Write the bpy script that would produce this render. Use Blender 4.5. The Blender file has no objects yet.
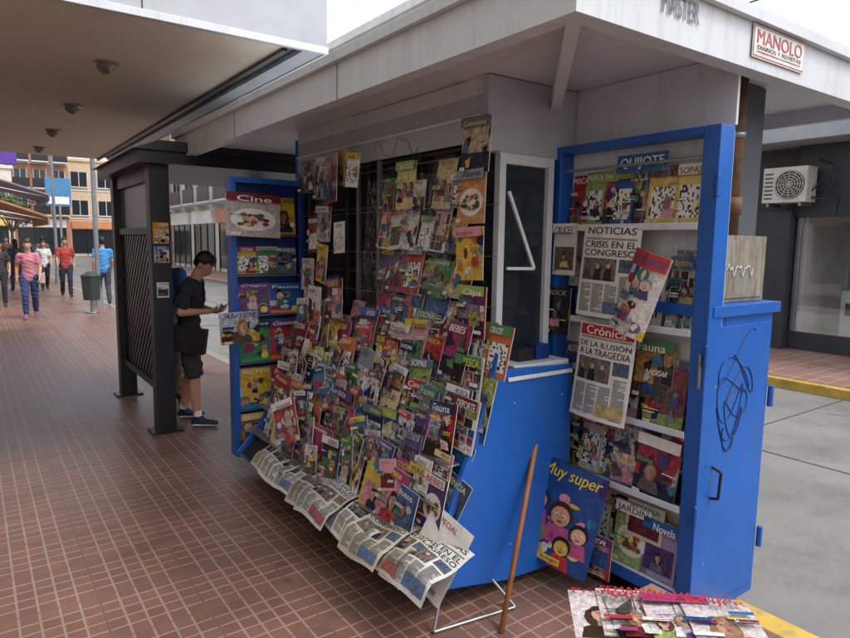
import bpy, bmesh, math, random, time
import numpy as np
from mathutils import Vector, Matrix, noise
rnd=random.Random(7)
scene=bpy.context.scene
# ------------------------------------------------------------------ helpers
def lin(c):
    return tuple(((v/255.0)/12.92 if v/255.0<=0.04045 else (((v/255.0)+0.055)/1.055)**2.4) for v in c)
def newmat(name):
    m=bpy.data.materials.new(name); m.use_nodes=True
    nt=m.node_tree; bs=nt.nodes['Principled BSDF']; return m,nt,bs
def mat(name,col,rough=0.6,metal=0.0,var=0.15,scale=3.0,bump=0.0,bscale=40,coat=0.0,dirt=None,dirt_amt=0.35,streak=False,dlo=.5):
    m,nt,bs=newmat(name)
    N=nt.nodes;L=nt.links
    tc=N.new('ShaderNodeTexCoord')
    no=N.new('ShaderNodeTexNoise'); no.inputs['Scale'].default_value=scale; no.inputs['Detail'].default_value=7; no.inputs['Roughness'].default_value=0.65
    L.new(tc.outputs['Object'],no.inputs['Vector'])
    mr=N.new('ShaderNodeMapRange'); mr.inputs[1].default_value=0.3; mr.inputs[2].default_value=0.7
    mr.inputs[3].default_value=1-var; mr.inputs[4].default_value=1+var
    L.new(no.outputs['Fac'],mr.inputs[0])
    mx=N.new('ShaderNodeVectorMath'); mx.operation='SCALE'; mx.inputs[0].default_value=col[:3]
    L.new(mr.outputs[0],mx.inputs['Scale'])
    out=mx.outputs[0]
    if dirt is not None:
        n2=N.new('ShaderNodeTexNoise'); n2.inputs['Scale'].default_value=scale*2.3; n2.inputs['Detail'].default_value=9; n2.inputs['Roughness'].default_value=0.75
        if streak:
            mp=N.new('ShaderNodeMapping'); mp.inputs['Scale'].default_value=(3,3,.35); L.new(tc.outputs['Object'],mp.inputs[0]); L.new(mp.outputs[0],n2.inputs['Vector'])
        else: L.new(tc.outputs['Object'],n2.inputs['Vector'])
        r2=N.new('ShaderNodeMapRange'); r2.inputs[1].default_value=dlo; r2.inputs[2].default_value=dlo+0.25; r2.inputs[4].default_value=dirt_amt
        L.new(n2.outputs['Fac'],r2.inputs[0])
        mm=N.new('ShaderNodeMix'); mm.data_type='RGBA'; mm.inputs[7].default_value=(*dirt,1)
        L.new(r2.outputs[0],mm.inputs[0]); L.new(out,mm.inputs[6]); out=mm.outputs[2]
    L.new(out,bs.inputs['Base Color'])
    bs.inputs['Metallic'].default_value=metal
    rr=N.new('ShaderNodeMapRange'); rr.inputs[3].default_value=max(0.03,rough-0.08); rr.inputs[4].default_value=min(1,rough+0.1)
    L.new(no.outputs['Fac'],rr.inputs[0]); L.new(rr.outputs[0],bs.inputs['Roughness'])
    bs.inputs['Coat Weight'].default_value=coat
    if bump>0:
        nb=N.new('ShaderNodeTexNoise'); nb.inputs['Scale'].default_value=bscale; nb.inputs['Detail'].default_value=5
        L.new(tc.outputs['Object'],nb.inputs['Vector'])
        bp=N.new('ShaderNodeBump'); bp.inputs['Strength'].default_value=bump; bp.inputs['Distance'].default_value=0.01
        L.new(nb.outputs['Fac'],bp.inputs['Height']); L.new(bp.outputs[0],bs.inputs['Normal'])
    return m
class B:
    def __init__(s,name): s.n=name; s.v=[]; s.f=[]; s.m=[]; s.ms=[]
    def mi(s,m):
        if m not in s.ms: s.ms.append(m)
        return s.ms.index(m)
    def face(s,pts,m):
        i=len(s.v); s.v+= [tuple(p) for p in pts]; s.f.append(list(range(i,i+len(pts)))); s.m.append(s.mi(m))
    def mesh(s,vs,fs,m):
        i=len(s.v); s.v+=[tuple(p) for p in vs]; k=s.mi(m)
        for f in fs: s.f.append([i+a for a in f]); s.m.append(k)
    def box(s,x0,x1,y0,y1,z0,z1,m,M=None):
        vs=[Vector((x,y,z)) for x in(x0,x1) for y in(y0,y1) for z in(z0,z1)]
        if M is not None: vs=[M@v for v in vs]
        s.mesh(vs,[(0,1,3,2),(4,6,7,5),(0,4,5,1),(2,3,7,6),(0,2,6,4),(1,5,7,3)],m)
    def cyl(s,p1,p2,r,m,n=12,r2=None):
        p1=Vector(p1);p2=Vector(p2);r2=r if r2 is None else r2
        d=(p2-p1).normalized(); a=d.orthogonal().normalized(); b=d.cross(a)
        vs=[]
        for p,q in((p1,r),(p2,r2)):
            for i in range(n):
                t=2*math.pi*i/n; vs.append(p+a*math.cos(t)*q+b*math.sin(t)*q)
        fs=[(i,(i+1)%n,n+(i+1)%n,n+i) for i in range(n)]+[tuple(range(n-1,-1,-1)),tuple(range(n,2*n))]
        s.mesh(vs,fs,m)
    def beam(s,p1,p2,w,h,m,up=(0,0,1)):
        p1=Vector(p1);p2=Vector(p2);d=(p2-p1).normalized();sd=d.cross(Vector(up)).normalized();u=sd.cross(d)
        vs=[p+sd*a*w/2+u*b*h/2 for p in(p1,p2) for a in(-1,1) for b in(-1,1)]
        s.mesh(vs,[(0,1,3,2),(4,6,7,5),(0,4,5,1),(2,3,7,6),(0,2,6,4),(1,5,7,3)],m)
    def tube(s,pts,r,m,n=6):
        for a,b in zip(pts[:-1],pts[1:]): s.cyl(a,b,r,m,n)
    def prism(s,prof,y0,y1,m,axis='y'):
        n=len(prof)
        vs=[(p[0],y0,p[1]) for p in prof]+[(p[0],y1,p[1]) for p in prof]
        if axis=='x': vs=[(y0,p[0],p[1]) for p in prof]+[(y1,p[0],p[1]) for p in prof]
        fs=[(i,(i+1)%n,n+(i+1)%n,n+i) for i in range(n)]+[tuple(range(n-1,-1,-1)),tuple(range(n,2*n))]
        s.mesh(vs,fs,m)
    def done(s,parent=None,bevel=0,smooth=False):
        me=bpy.data.meshes.new(s.n); me.from_pydata(s.v,[],s.f)
        for m in s.ms: me.materials.append(m)
        me.polygons.foreach_set('material_index',s.m)
        bm=bmesh.new(); bm.from_mesh(me); bmesh.ops.recalc_face_normals(bm,faces=bm.faces)
        bm.to_mesh(me); bm.free()
        if smooth: me.polygons.foreach_set('use_smooth',[True]*len(me.polygons))
        o=bpy.data.objects.new(s.n,me); scene.collection.objects.link(o)
        if parent: o.parent=parent
        if bevel:
            b=o.modifiers.new('bev','BEVEL'); b.width=bevel; b.segments=2; b.limit_method='ANGLE'
        return o
def empty(name):
    e=bpy.data.objects.new(name,None); scene.collection.objects.link(e); e.empty_display_size=0.1; return e
def colmat(name,rgb,**k): return mat(name,lin(rgb),**k)
# ------------------------------------------------------------------ people first
WHITE=mat('white_painted_metal',lin((200,204,208)),0.42,var=0.06,scale=1.5,bump=0.03,bscale=6,dirt=lin((138,138,134)),dirt_amt=0.45,streak=True)
BLACK=mat('black_metal',lin((28,28,30)),0.4,var=0.3,scale=4)
LIPM=colmat('lip_skin',(150,84,76),rough=.5)
def prim_mesh(p1,p2,A,Bb,side,n=12,capn=3):
    p1=Vector(p1);p2=Vector(p2);d=p2-p1
    if d.length<1e-6: d=Vector((0,0,1e-4))
    d.normalize();w=Vector(side);w=(w-d*w.dot(d)); w=w.normalized() if w.length>1e-4 else d.orthogonal().normalized(); u=d.cross(w)
    vs=[];c1=min(A);c2=min(Bb);seq=[]
    for k in range(1,capn+1):
        t=-math.pi/2+k*(math.pi/2)/capn; seq.append((p1+d*math.sin(t)*c1,A[0]*math.cos(t),A[1]*math.cos(t)))
    for k in range(0,capn):
        t=k*(math.pi/2)/capn; seq.append((p2+d*math.sin(t)*c2,Bb[0]*math.cos(t),Bb[1]*math.cos(t)))
    vs.append(p1-d*c1)
    for c,a,b_ in seq:
        for i in range(n):
            t=2*math.pi*i/n; vs.append(c+u*a*math.cos(t)+w*b_*math.sin(t))
    vs.append(p2+d*c2); m=len(seq); fs=[]
    for i in range(n): fs.append((0,1+(i+1)%n,1+i))
    for j in range(m-1):
        for i in range(n): a=1+j*n; fs.append((a+i,a+(i+1)%n,a+n+(i+1)%n,a+n+i))
    a=1+(m-1)*n
    for i in range(n): fs.append((a+i,a+(i+1)%n,len(vs)-1))
    return vs,fs,(p1,p2,d,w,u,A,Bb)
def person(name,pos,yaw,h,mats,J={},vox=.009,headp=0,heady=0,shorts=False,sleeve=.6,hair='short',hand=None,female=False):
    s=h/1.72
    j=dict(pel=(0,0,.93),wai=(0,0,1.08),che=(.01,0,1.27),nb=(-.005,0,1.43),nt=(.02,0,1.52),
      shR=(0,-.175,1.385),shL=(0,.175,1.385),elR=(-.03,-.22,1.11),elL=(-.03,.22,1.11),wrR=(.04,-.23,.87),wrL=(.04,.23,.87),
      hiR=(0,-.09,.90),hiL=(0,.09,.90),knR=(.02,-.1,.49),knL=(.02,.1,.49),anR=(-.02,-.1,.085),anL=(-.02,.1,.085))
    j.update(J); j={k:Vector(v) for k,v in j.items()}
    P=[]
    def ad(a,b,A,Bb,tag,side=(0,1,0)): P.append((a,b,A if isinstance(A,tuple) else (A,A),Bb if isinstance(Bb,tuple) else (Bb,Bb),side,tag))
    fw_=1.0 if not female else .88
    ad(j['pel']+Vector((0,0,-.03)),j['wai'],(.108,.155),(.1,.14*fw_),'shirt')
    ad(j['wai'],j['che'],(.1,.14*fw_),(.112,.15*fw_),'shirt'); ad(j['che'],j['nb']+Vector((0,0,-.06)),(.112,.15*fw_),(.08,.125*fw_),'shirt')
    ad(j['nb']+Vector((0,0,-.04)),j['nt'],(.055,.058),(.05,.052),'skin')
    for S in 'RL':
        sh,el,wr=j['sh'+S],j['el'+S],j['wr'+S]
        if female: sh.y*=.9
        ad((j['nb']+sh)/2+Vector((0,0,-.03)),sh,.062,.058,'shirt'); e=sh.lerp(el,sleeve)
        ad(sh,e,.062,.058,'shirt'); ad(sh,el,.046,.038,'skin'); ad(el,wr,.04,.026,'skin')
        if sleeve>=1: ad(el,el.lerp(wr,.9),.05,.04,'shirt')
        hi,kn,an=j['hi'+S],j['kn'+S],j['an'+S]
        ad(hi,kn,.082,.055,'skin' if shorts else 'pants')
        if shorts:
            e=hi.lerp(kn,.88); ad(hi,e,.1,.086,'pants'); m_=kn.lerp(an,.35)+Vector((-.015,0,0)); ad(kn,m_,.054,.056,'skin'); ad(m_,an,.056,.034,'skin'); ad(an+Vector((0,0,.05)),an,.04,.04,'sock')
        else:
            ad(hi,kn,.095,.07,'pants'); m_=kn.lerp(an,.35)+Vector((-.01,0,0)); ad(kn,m_,.068,.066,'pants'); ad(m_,an+Vector((0,0,.02)),.066,.055,'pants')
        sg=-1 if S=='R' else 1
        f=Vector((.17,.02*sg,-an.z+.035)); f.z=-.05
        ad(an+Vector((-.03,0,-.04)),an+f,(.042,.04),(.03,.042),'shoe'); ad(an+Vector((-.03,0,-.068)),an+f+Vector((.01,0,-.012)),(.016,.044),(.016,.044),'sole')
        ad(an,an+Vector((.05,0,-.035)),.042,.04,'shoe')
        D=(wr-el).normalized()
        if hand and S in hand: D=Vector(hand[S][0]).normalized(); Np=Vector(hand[S][1]).normalized()
        else: Np=Vector((0,-sg,0))
        Sd=D.cross(Np).normalized(); Np=Sd.cross(D).normalized()
        if hand is None: Sd=Vector((1,0,0)) if abs(D.x)<.8 else Sd
        pm=wr+D*.08; ad(wr+D*.01,pm,(.014,.026),(.013,.036),'skin',Sd)
        for q,(of,ln) in enumerate([(.03,.07),(.01,.08),(-.011,.074),(-.031,.058)]):
            b0=pm+Sd*of; b1=b0+(D*.9+Np*.35).normalized()*ln*.5; b2=b1+(D*.45+Np*.85).normalized()*ln*.5
            ad(b0,b1,.0095,.009,'skin'); ad(b1,b2,.009,.008,'skin')
        t0=wr+D*.03+Sd*.025; t1=t0+(D*.6+Sd*.6+Np*.35).normalized()*.035; ad(t0,t1,.012,.011,'skin'); ad(t1,t1+(D*.8+Sd*.1+Np*.5).normalized()*.03,.011,.009,'skin')
    ad(j['hiR']+Vector((0,.03,0)),j['hiL']+Vector((0,-.03,0)),.095,.095,'pants',(1,0,0))
    Rm=Matrix.Rotation(math.radians(heady),3,'Z')@Matrix.Rotation(math.radians(headp),3,'Y'); nt_=j['nt']
    def Hh(x,y,z): return nt_+Rm@Vector((x,y,z))
    lat=Rm@Vector((0,1,0))
    def hd(a,b,A,Bb,tag): P.append((Hh(*a),Hh(*b),A,Bb,lat,tag))
    hd((-.012,0,.10),(-.008,0,.135),(.092,.074),(.088,.072),'skin'); hd((.03,0,.02),(.03,0,.09),(.052,.046),(.06,.062),'skin')
    hd((.0,0,.03),(-.01,0,.08),(.05,.048),(.07,.06),'skin')
    hd((.088,0,.083),(.098,0,.058),(.009,.008),(.013,.013),'skin'); hd((.078,0,.028),(.08,0,.03),(.012,.022),(.012,.02),'skin')
    for q in(-1,1): hd((-.01,.074*q,.07),(-.012,.078*q,.095),(.018,.008),(.018,.01),'skin')
    hd((-.03,0,.125),(-.02,0,.15),(.088,.081),(.088,.078),'hair'); hd((-.055,0,.08),(-.055,0,.12),(.05,.066),(.06,.076),'hair')
    hd((.045,0,.165),(.03,0,.175),(.04,.06),(.05,.062),'hair')
    if hair=='long': hd((-.07,0,-.08),(-.07,0,.08),(.035,.075),(.05,.08),'hair')
    if hair=='messy':
        for q in range(14):
            a=q*2.4; hd((-.02+.05*math.cos(a),.05*math.sin(a),.17),(-.02+.085*math.cos(a),.075*math.sin(a),.175-.02*(q%3)),(.02,.02),(.009,.009),'hair')
    V=[];Fs=[];I=[]
    for a,b,A,Bb,side,tag in P:
        vs,fs,inf=prim_mesh(a,b,A,Bb,side); k=len(V); V+=vs; Fs+=[tuple(k+q for q in f) for f in fs]; I.append((inf,tag))
    me=bpy.data.meshes.new(name); me.from_pydata([tuple(v) for v in V],[],Fs)
    o=bpy.data.objects.new(name,me); scene.collection.objects.link(o)
    md=o.modifiers.new('r','REMESH'); md.mode='VOXEL'; md.voxel_size=vox
    sm=o.modifiers.new('s','SMOOTH'); sm.factor=.5; sm.iterations=3
    dgg=bpy.context.evaluated_depsgraph_get(); m2=bpy.data.meshes.new_from_object(o.evaluated_get(dgg)); o.modifiers.clear(); o.data=m2
    tags=['skin','shirt','pants','hair','shoe','sole','sock']
    for t in tags: m2.materials.append(mats.get(t,mats['skin']))
    nf=len(m2.polygons); C=np.empty(nf*3); m2.polygons.foreach_get('center',C); C=C.reshape(-1,3)
    best=np.full(nf,1e9);bt=np.zeros(nf,int)
    for (p1,p2,d,w,u,A,Bb),tag in I:
        p1=np.array(p1);d=np.array(d);w=np.array(w);u=np.array(u);L=max(1e-6,float((np.array(p2)-p1)@d))
        q=C-p1;t=q@d;tc_=np.clip(t/L,0,1);a=A[0]+(Bb[0]-A[0])*tc_;b_=A[1]+(Bb[1]-A[1])*tc_;mn=np.minimum(a,b_)
        over=t-tc_*L
        dist=(np.sqrt((q@u/a)**2+(q@w/b_)**2+(over/mn)**2)-1)*mn
        if tag in('shirt','pants','hair'): dist=dist-.003
        k=dist<best; best[k]=dist[k]; bt[k]=tags.index(tag)
    m2.polygons.foreach_set('material_index',bt.astype(np.int32)); m2.polygons.foreach_set('use_smooth',np.ones(nf,dtype=bool))
    nv=len(m2.vertices); lt=np.empty(nf,np.int32); m2.polygons.foreach_get('loop_total',lt); li=np.empty(len(m2.loops),np.int32); m2.loops.foreach_get('vertex_index',li)
    cl=np.repeat((bt==1)|(bt==2),lt); vt=np.zeros(nv,bool); vt[li[cl]]=True
    co=np.empty(nv*3); m2.vertices.foreach_get('co',co); co=co.reshape(-1,3); no_=np.empty(nv*3); m2.vertices.foreach_get('normal',no_); no_=no_.reshape(-1,3)
    x,y,z=co[:,0],co[:,1],co[:,2]
    f=.006*np.sin(x*31+np.sin(z*17)*2+y*13)*np.sin(z*37+y*21)+.004*np.sin(z*71+x*47+y*33+np.sin(x*40)*2)
    co+=no_*(f*vt)[:,None]; m2.vertices.foreach_set('co',co.reshape(-1)); m2.update()
    eb_=B('face_features')
    for q in(-1,1):
        c=Hh(.078,.03*q,.088); eb_.cyl(c,c+Rm@Vector((.006,.001*q,0)),.009,WHITE,8,.006); c2=Hh(.083,.03*q,.088); eb_.cyl(c2,c2+Rm@Vector((.003,0,0)),.005,BLACK,8)
        eb_.beam(Hh(.082,.017*q,.108),Hh(.074,.045*q,.108),.006,.006,mats['hair'])
    eb_.beam(Hh(.089,-.02,.032),Hh(.089,.02,.032),.008,.008,mats['lip'])
    eb_.done(o)
    o.matrix_world=Matrix.Translation(Vector(pos))@Matrix.Rotation(math.radians(yaw),4,'Z')@Matrix.Scale(s,4)
    return o
def mk(skin,shirt,pants,hair,shoe=(40,40,44),sole=(220,220,216),sock=(230,230,230)):
    return dict(skin=colmat('skin',skin,rough=.5,var=.05),shirt=colmat('shirt_cloth',shirt,rough=.9,var=.12,scale=8,bump=.2,bscale=60),pants=colmat('trouser_cloth',pants,rough=.9,var=.12,scale=8,bump=.2,bscale=60),hair=colmat('hair',hair,rough=.5,var=.3,scale=40),shoe=colmat('shoe',shoe,rough=.6),sole=colmat('sole',sole,rough=.7),sock=colmat('sock',sock,rough=.9),lip=LIPM)
BAG=colmat('bag_fabric',(24,24,27),rough=.8,bump=.3)
boy=person('young_man',(1.60,5.95,0),-32,1.62,mk((196,146,118),(38,38,42),(50,48,50),(20,18,18),(30,40,60)),
  J=dict(wai=(.0,0,1.08),che=(.03,0,1.27),nb=(.05,0,1.42),nt=(.105,0,1.49),shR=(.05,-.17,1.37),shL=(.05,.17,1.37),elR=(.0,-.23,1.12),elL=(.06,.22,1.12),wrR=(.23,-.1,1.12),wrL=(.25,.08,1.10),
         hiR=(0,-.09,.90),knR=(.08,-.12,.49),anR=(.1,-.14,.085),knL=(-.03,.12,.49),anL=(-.12,.15,.085)),
  vox=.008,headp=38,shorts=True,sleeve=.7,hair='messy',hand=dict(R=((.8,.55,.15),(-.2,.3,.9)),L=((.8,-.5,.15),(-.2,-.3,.9))))
b=B('phone'); M=Matrix.Translation((.34,-.02,1.155))@Matrix.Rotation(math.radians(-35),4,'Y'); b.box(-.07,.07,-.035,.035,-.004,.004,BLACK,M); b.done(boy,.002)
b=B('shoulder_bag'); M=Matrix.Translation((.05,-.20,.86))@Matrix.Rotation(math.radians(8),4,'Y'); b.box(-.17,.17,-.055,.045,-.12,.12,BAG,M); b.box(-.165,.165,-.066,-.056,-.04,.115,BAG,M)
pts=[(-.11,-.17,.97),(-.12,-.13,1.15),(-.08,-.02,1.33),(-.02,.09,1.43),(.05,.12,1.44),(.13,.06,1.37),(.16,-.04,1.22),(.13,-.14,1.08),(.14,-.18,.97)]
b.tube(pts,.014,BAG,8); b.done(boy,.012)
person('elderly_man',(1.64,6.9,0),40,1.68,mk((190,140,112),(56,100,150),(150,136,108),(150,146,140),(50,40,34)),J=dict(anR=(.05,-.1,.085),knR=(.06,-.1,.5)),vox=.013,sleeve=.6)
walkJ=dict(knR=(.16,-.09,.51),anR=(.16,-.09,.10),knL=(-.02,.09,.5),anL=(-.24,.09,.12),elR=(-.08,-.22,1.12),wrR=(-.02,-.23,.89),elL=(.04,.22,1.12),wrL=(.16,.2,.92))
walkK=dict(knL=(.14,.09,.51),anL=(.16,.09,.10),knR=(-.02,-.09,.5),anR=(-.2,-.09,.12),elL=(-.08,.22,1.12),wrL=(-.02,.23,.89),elR=(.04,-.22,1.12),wrR=(.16,-.2,.92))
pw=person('woman_pedestrian',(.98,15.6,0),-95,1.64,mk((200,150,122),(190,120,136),(50,64,104),(50,32,22),(150,80,110)),J=walkJ,vox=.016,hair='long',female=True)
b=B('handbag'); b.box(-.13,.13,.2,.3,.78,1.0,colmat('bag_white',(190,170,160),rough=.6)); b.tube([(-.1,.25,1.0),(-.03,.2,1.38),(.1,.25,1.0)],.01,BAG,6); b.done(pw,.02)
PV=.02
person('man_pedestrian',(2.74,17.9,0),88,1.72,mk((190,140,112),(70,140,200),(60,60,70),(30,24,20)),J=walkK,vox=PV)
person('man_pedestrian',(2.2,20.7,0),-92,1.70,mk((190,140,112),(166,66,60),(40,44,56),(30,24,20)),J=walkK,vox=PV)
person('woman_pedestrian',(1.9,23.5,0),-88,1.6,mk((196,146,116),(208,206,202),(40,42,50),(60,38,24)),J=walkJ,vox=PV,hair='long',female=True)
person('woman_pedestrian',(1.15,23.5,0),100,1.62,mk((196,146,116),(60,70,74),(60,50,60),(30,24,20)),J=walkK,vox=PV,hair='long',female=True)
person('man_pedestrian',(1.7,27,0),-90,1.72,mk((190,140,112),(60,64,72),(50,50,56),(30,24,20)),J=walkJ,vox=PV)
person('man_pedestrian',(2.4,30,0),90,1.72,mk((190,140,112),(110,100,96),(50,60,90),(30,24,20)),J=walkK,vox=PV)
person('woman_pedestrian',(.56,18.6,0),-94,1.6,mk((200,150,122),(56,52,58),(36,36,44),(40,28,20)),J=walkK,vox=PV,hair='long',female=True)
person('man_pedestrian',(1.3,33,0),-90,1.7,mk((190,140,112),(90,70,60),(36,36,44),(40,28,20)),J=walkK,vox=PV)
person('man_pedestrian',(9.6,27,0),-60,1.7,mk((190,140,112),(170,150,140),(50,50,60),(30,24,20)),J=walkJ,vox=PV)
# ------------------------------------------------------------------ materials
BLUE=mat('blue_paint',lin((22,86,168)),0.33,var=0.14,scale=2.5,bump=0.06,bscale=12,dirt=lin((66,84,112)),dirt_amt=0.5,streak=True)
BLUE2=mat('dark_blue_paint',lin((14,50,120)),0.4,var=0.15,scale=3,dirt=lin((20,30,50)))
GREYP=mat('grey_panel',lin((168,172,177)),0.5,var=0.1,scale=1.2,dirt=lin((128,128,126)),dirt_amt=0.4)
SOFF=mat('soffit_paint',lin((208,195,178)),0.75,var=0.05,scale=0.8,bump=0.05,bscale=90,dirt=lin((160,148,134)),dirt_amt=0.35)
DARK=mat('dark_interior',lin((26,28,33)),0.7,var=0.3)
STEEL=mat('galvanised_steel',lin((150,152,155)),0.35,metal=0.8,var=0.15)
RUST=mat('rusty_paint',lin((126,126,114)),0.8,var=0.25,scale=5,bump=0.3,bscale=30,dirt=lin((100,60,38)),dirt_amt=0.95,streak=True,dlo=.42)
RUST2=mat('rusty_pipe',lin((104,74,52)),0.8,var=0.35,scale=8,dirt=lin((60,48,40)),dirt_amt=0.9,dlo=.42)
WOOD=mat('broom_wood',lin((150,98,54)),0.6,var=0.25,scale=14)
COLUMN=mat('grey_column',lin((74,78,84)),0.6,var=0.12)
PURPLE=mat('marker_ink',lin((120,50,90)),0.5)
INK=mat('spray_ink',lin((14,28,80)),0.5)
GLASSD=mat('dark_glass',lin((38,46,52)),0.06,var=0.2,scale=1)
def paper(name,rough=0.4,coat=0.12,pix=48):
    m,nt,bs=newmat(name);N=nt.nodes;L=nt.links
    at=N.new('ShaderNodeAttribute'); at.attribute_name='Col'
    tc=N.new('ShaderNodeTexCoord')
    no=N.new('ShaderNodeTexNoise'); no.inputs['Scale'].default_value=pix; no.inputs['Detail'].default_value=5; no.inputs['Roughness'].default_value=0.8; no.inputs['Distortion'].default_value=.5
    L.new(tc.outputs['Object'],no.inputs['Vector'])
    # common luminance contrast + mild hue shifts
    lu=N.new('ShaderNodeMapRange'); lu.inputs[1].default_value=.38; lu.inputs[2].default_value=.62; lu.inputs[3].default_value=.12; lu.inputs[4].default_value=1.25
    L.new(no.outputs['Fac'],lu.inputs[0])
    sub=N.new('ShaderNodeVectorMath'); sub.operation='MULTIPLY_ADD'; sub.inputs[1].default_value=(2.4,2.2,2.4); sub.inputs[2].default_value=(-.2,-.15,-.2)
    L.new(no.outputs['Color'],sub.inputs[0])
    s2=N.new('ShaderNodeVectorMath'); s2.operation='SCALE'; L.new(sub.outputs[0],s2.inputs[0]); L.new(lu.outputs[0],s2.inputs['Scale'])
    mul=N.new('ShaderNodeVectorMath'); mul.operation='MULTIPLY'
    L.new(s2.outputs[0],mul.inputs[0]); L.new(at.outputs['Color'],mul.inputs[1])
    inv=N.new('ShaderNodeMath'); inv.operation='SUBTRACT'; inv.inputs[0].default_value=1.0; L.new(at.outputs['Alpha'],inv.inputs[1])
    sc=N.new('ShaderNodeMath'); sc.operation='MULTIPLY_ADD'; sc.inputs[1].default_value=.95; sc.inputs[2].default_value=0.05
    L.new(inv.outputs[0],sc.inputs[0])
    mx=N.new('ShaderNodeMix'); mx.data_type='RGBA'; mx.clamp_result=True
    L.new(sc.outputs[0],mx.inputs[0]); L.new(at.outputs['Color'],mx.inputs[6]); L.new(mul.outputs[0],mx.inputs[7])
    L.new(mx.outputs[2],bs.inputs['Base Color'])
    bs.inputs['Roughness'].default_value=rough; bs.inputs['Coat Weight'].default_value=coat; bs.inputs['Coat Roughness'].default_value=0.2
    nb=N.new('ShaderNodeTexNoise'); nb.inputs['Scale'].default_value=9; L.new(tc.outputs['Object'],nb.inputs['Vector'])
    bp=N.new('ShaderNodeBump'); bp.inputs['Strength'].default_value=0.6; bp.inputs['Distance'].default_value=0.02
    L.new(nb.outputs['Fac'],bp.inputs['Height']); L.new(bp.outputs[0],bs.inputs['Normal'])
    return m
PAPER=paper('printed_cover'); NEWS=paper('newsprint',0.85,0.0)
def film():
    m=bpy.data.materials.new('clear_plastic_film'); m.use_nodes=True; nt=m.node_tree;N=nt.nodes;L=nt.links
    N.clear(); o=N.new('ShaderNodeOutputMaterial')
    tr=N.new('ShaderNodeBsdfTransparent'); gl=N.new('ShaderNodeBsdfGlossy'); gl.inputs['Roughness'].default_value=0.08
    tc=N.new('ShaderNodeTexCoord'); no=N.new('ShaderNodeTexNoise'); no.inputs['Scale'].default_value=13; no.inputs['Detail'].default_value=3; no.inputs['Distortion'].default_value=1.6
    L.new(tc.outputs['Object'],no.inputs['Vector'])
    bp=N.new('ShaderNodeBump'); bp.inputs['Strength'].default_value=1.0; bp.inputs['Distance'].default_value=0.04
    L.new(no.outputs['Fac'],bp.inputs['Height']); L.new(bp.outputs[0],gl.inputs['Normal'])
    m2=N.new('ShaderNodeMixShader'); m2.inputs[0].default_value=0.085
    L.new(tr.outputs[0],m2.inputs[1]); L.new(gl.outputs[0],m2.inputs[2])
    L.new(m2.outputs[0],o.inputs['Surface']); return m
FILM=film()
def tiles(name,c1,c2,joint,size=0.1,rough=0.38,mort=.075):
    m,nt,bs=newmat(name);N=nt.nodes;L=nt.links
    tc=N.new('ShaderNodeTexCoord')
    def brick(sz,mort):
        b=N.new('ShaderNodeTexBrick'); b.offset=0; b.squash=1; b.inputs['Scale'].default_value=1/sz
        b.inputs['Brick Width'].default_value=1; b.inputs['Row Height'].default_value=1; b.inputs['Mortar Size'].default_value=mort; b.inputs['Mortar Smooth'].default_value=0.3
        b.inputs['Color1'].default_value=(*c1,1); b.inputs['Color2'].default_value=(*c2,1); b.inputs['Mortar'].default_value=(*joint,1)
        L.new(tc.outputs['Object'],b.inputs['Vector']); return b
    b=brick(size,mort); bb=brick(size*5,0.012)
    no=N.new('ShaderNodeTexNoise'); no.inputs['Scale'].default_value=0.9; no.inputs['Detail'].default_value=9; no.inputs['Roughness'].default_value=0.7
    L.new(tc.outputs['Object'],no.inputs['Vector'])
    mr=N.new('ShaderNodeMapRange'); mr.inputs[1].default_value=0.3; mr.inputs[2].default_value=0.7; mr.inputs[3].default_value=0.7; mr.inputs[4].default_value=1.25
    L.new(no.outputs['Fac'],mr.inputs[0])
    jm=N.new('ShaderNodeMix'); jm.data_type='RGBA'; jm.inputs[7].default_value=(*[j*0.4 for j in joint],1)
    L.new(bb.outputs['Fac'],jm.inputs[0]); L.new(b.outputs['Color'],jm.inputs[6])
    sc=N.new('ShaderNodeVectorMath'); sc.operation='SCALE'; L.new(jm.outputs[2],sc.inputs[0]); L.new(mr.outputs[0],sc.inputs['Scale'])
    vo=N.new('ShaderNodeTexVoronoi'); vo.inputs['Scale'].default_value=2.2; L.new(tc.outputs['Object'],vo.inputs['Vector'])
    vr=N.new('ShaderNodeMapRange'); vr.inputs[1].default_value=0.03; vr.inputs[2].default_value=0.05; vr.inputs[3].default_value=0.5; vr.inputs[4].default_value=0
    L.new(vo.outputs['Distance'],vr.inputs[0])
    sm=N.new('ShaderNodeMix'); sm.data_type='RGBA'; sm.inputs[7].default_value=(0.03,0.028,0.027,1)
    L.new(vr.outputs[0],sm.inputs[0]); L.new(sc.outputs[0],sm.inputs[6]); L.new(sm.outputs[2],bs.inputs['Base Color'])
    rr=N.new('ShaderNodeMapRange'); rr.inputs[3].default_value=rough-0.1; rr.inputs[4].default_value=rough+0.2; L.new(no.outputs['Fac'],rr.inputs[0]); L.new(rr.outputs[0],bs.inputs['Roughness'])
    bp=N.new('ShaderNodeBump'); bp.invert=True; bp.inputs['Strength'].default_value=0.4; bp.inputs['Distance'].default_value=0.003
    L.new(b.outputs['Fac'],bp.inputs['Height']); L.new(bp.outputs[0],bs.inputs['Normal'])
    return m
TILE=tiles('red_tile_paving',lin((124,89,76)),lin((113,81,70)),lin((146,125,114)),0.08,mort=.075,rough=.36)
TILE2=tiles('far_tile_paving',lin((150,112,98)),lin((136,100,88)),lin((160,140,126)),0.2,0.6)
ROADM=mat('concrete_road',lin((122,121,118)),0.85,var=0.22,scale=0.6,bump=0.35,bscale=50,dirt=lin((84,82,79)),dirt_amt=0.8)
GROUNDM=mat('ground_soil',lin((120,115,105)),0.95)
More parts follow.
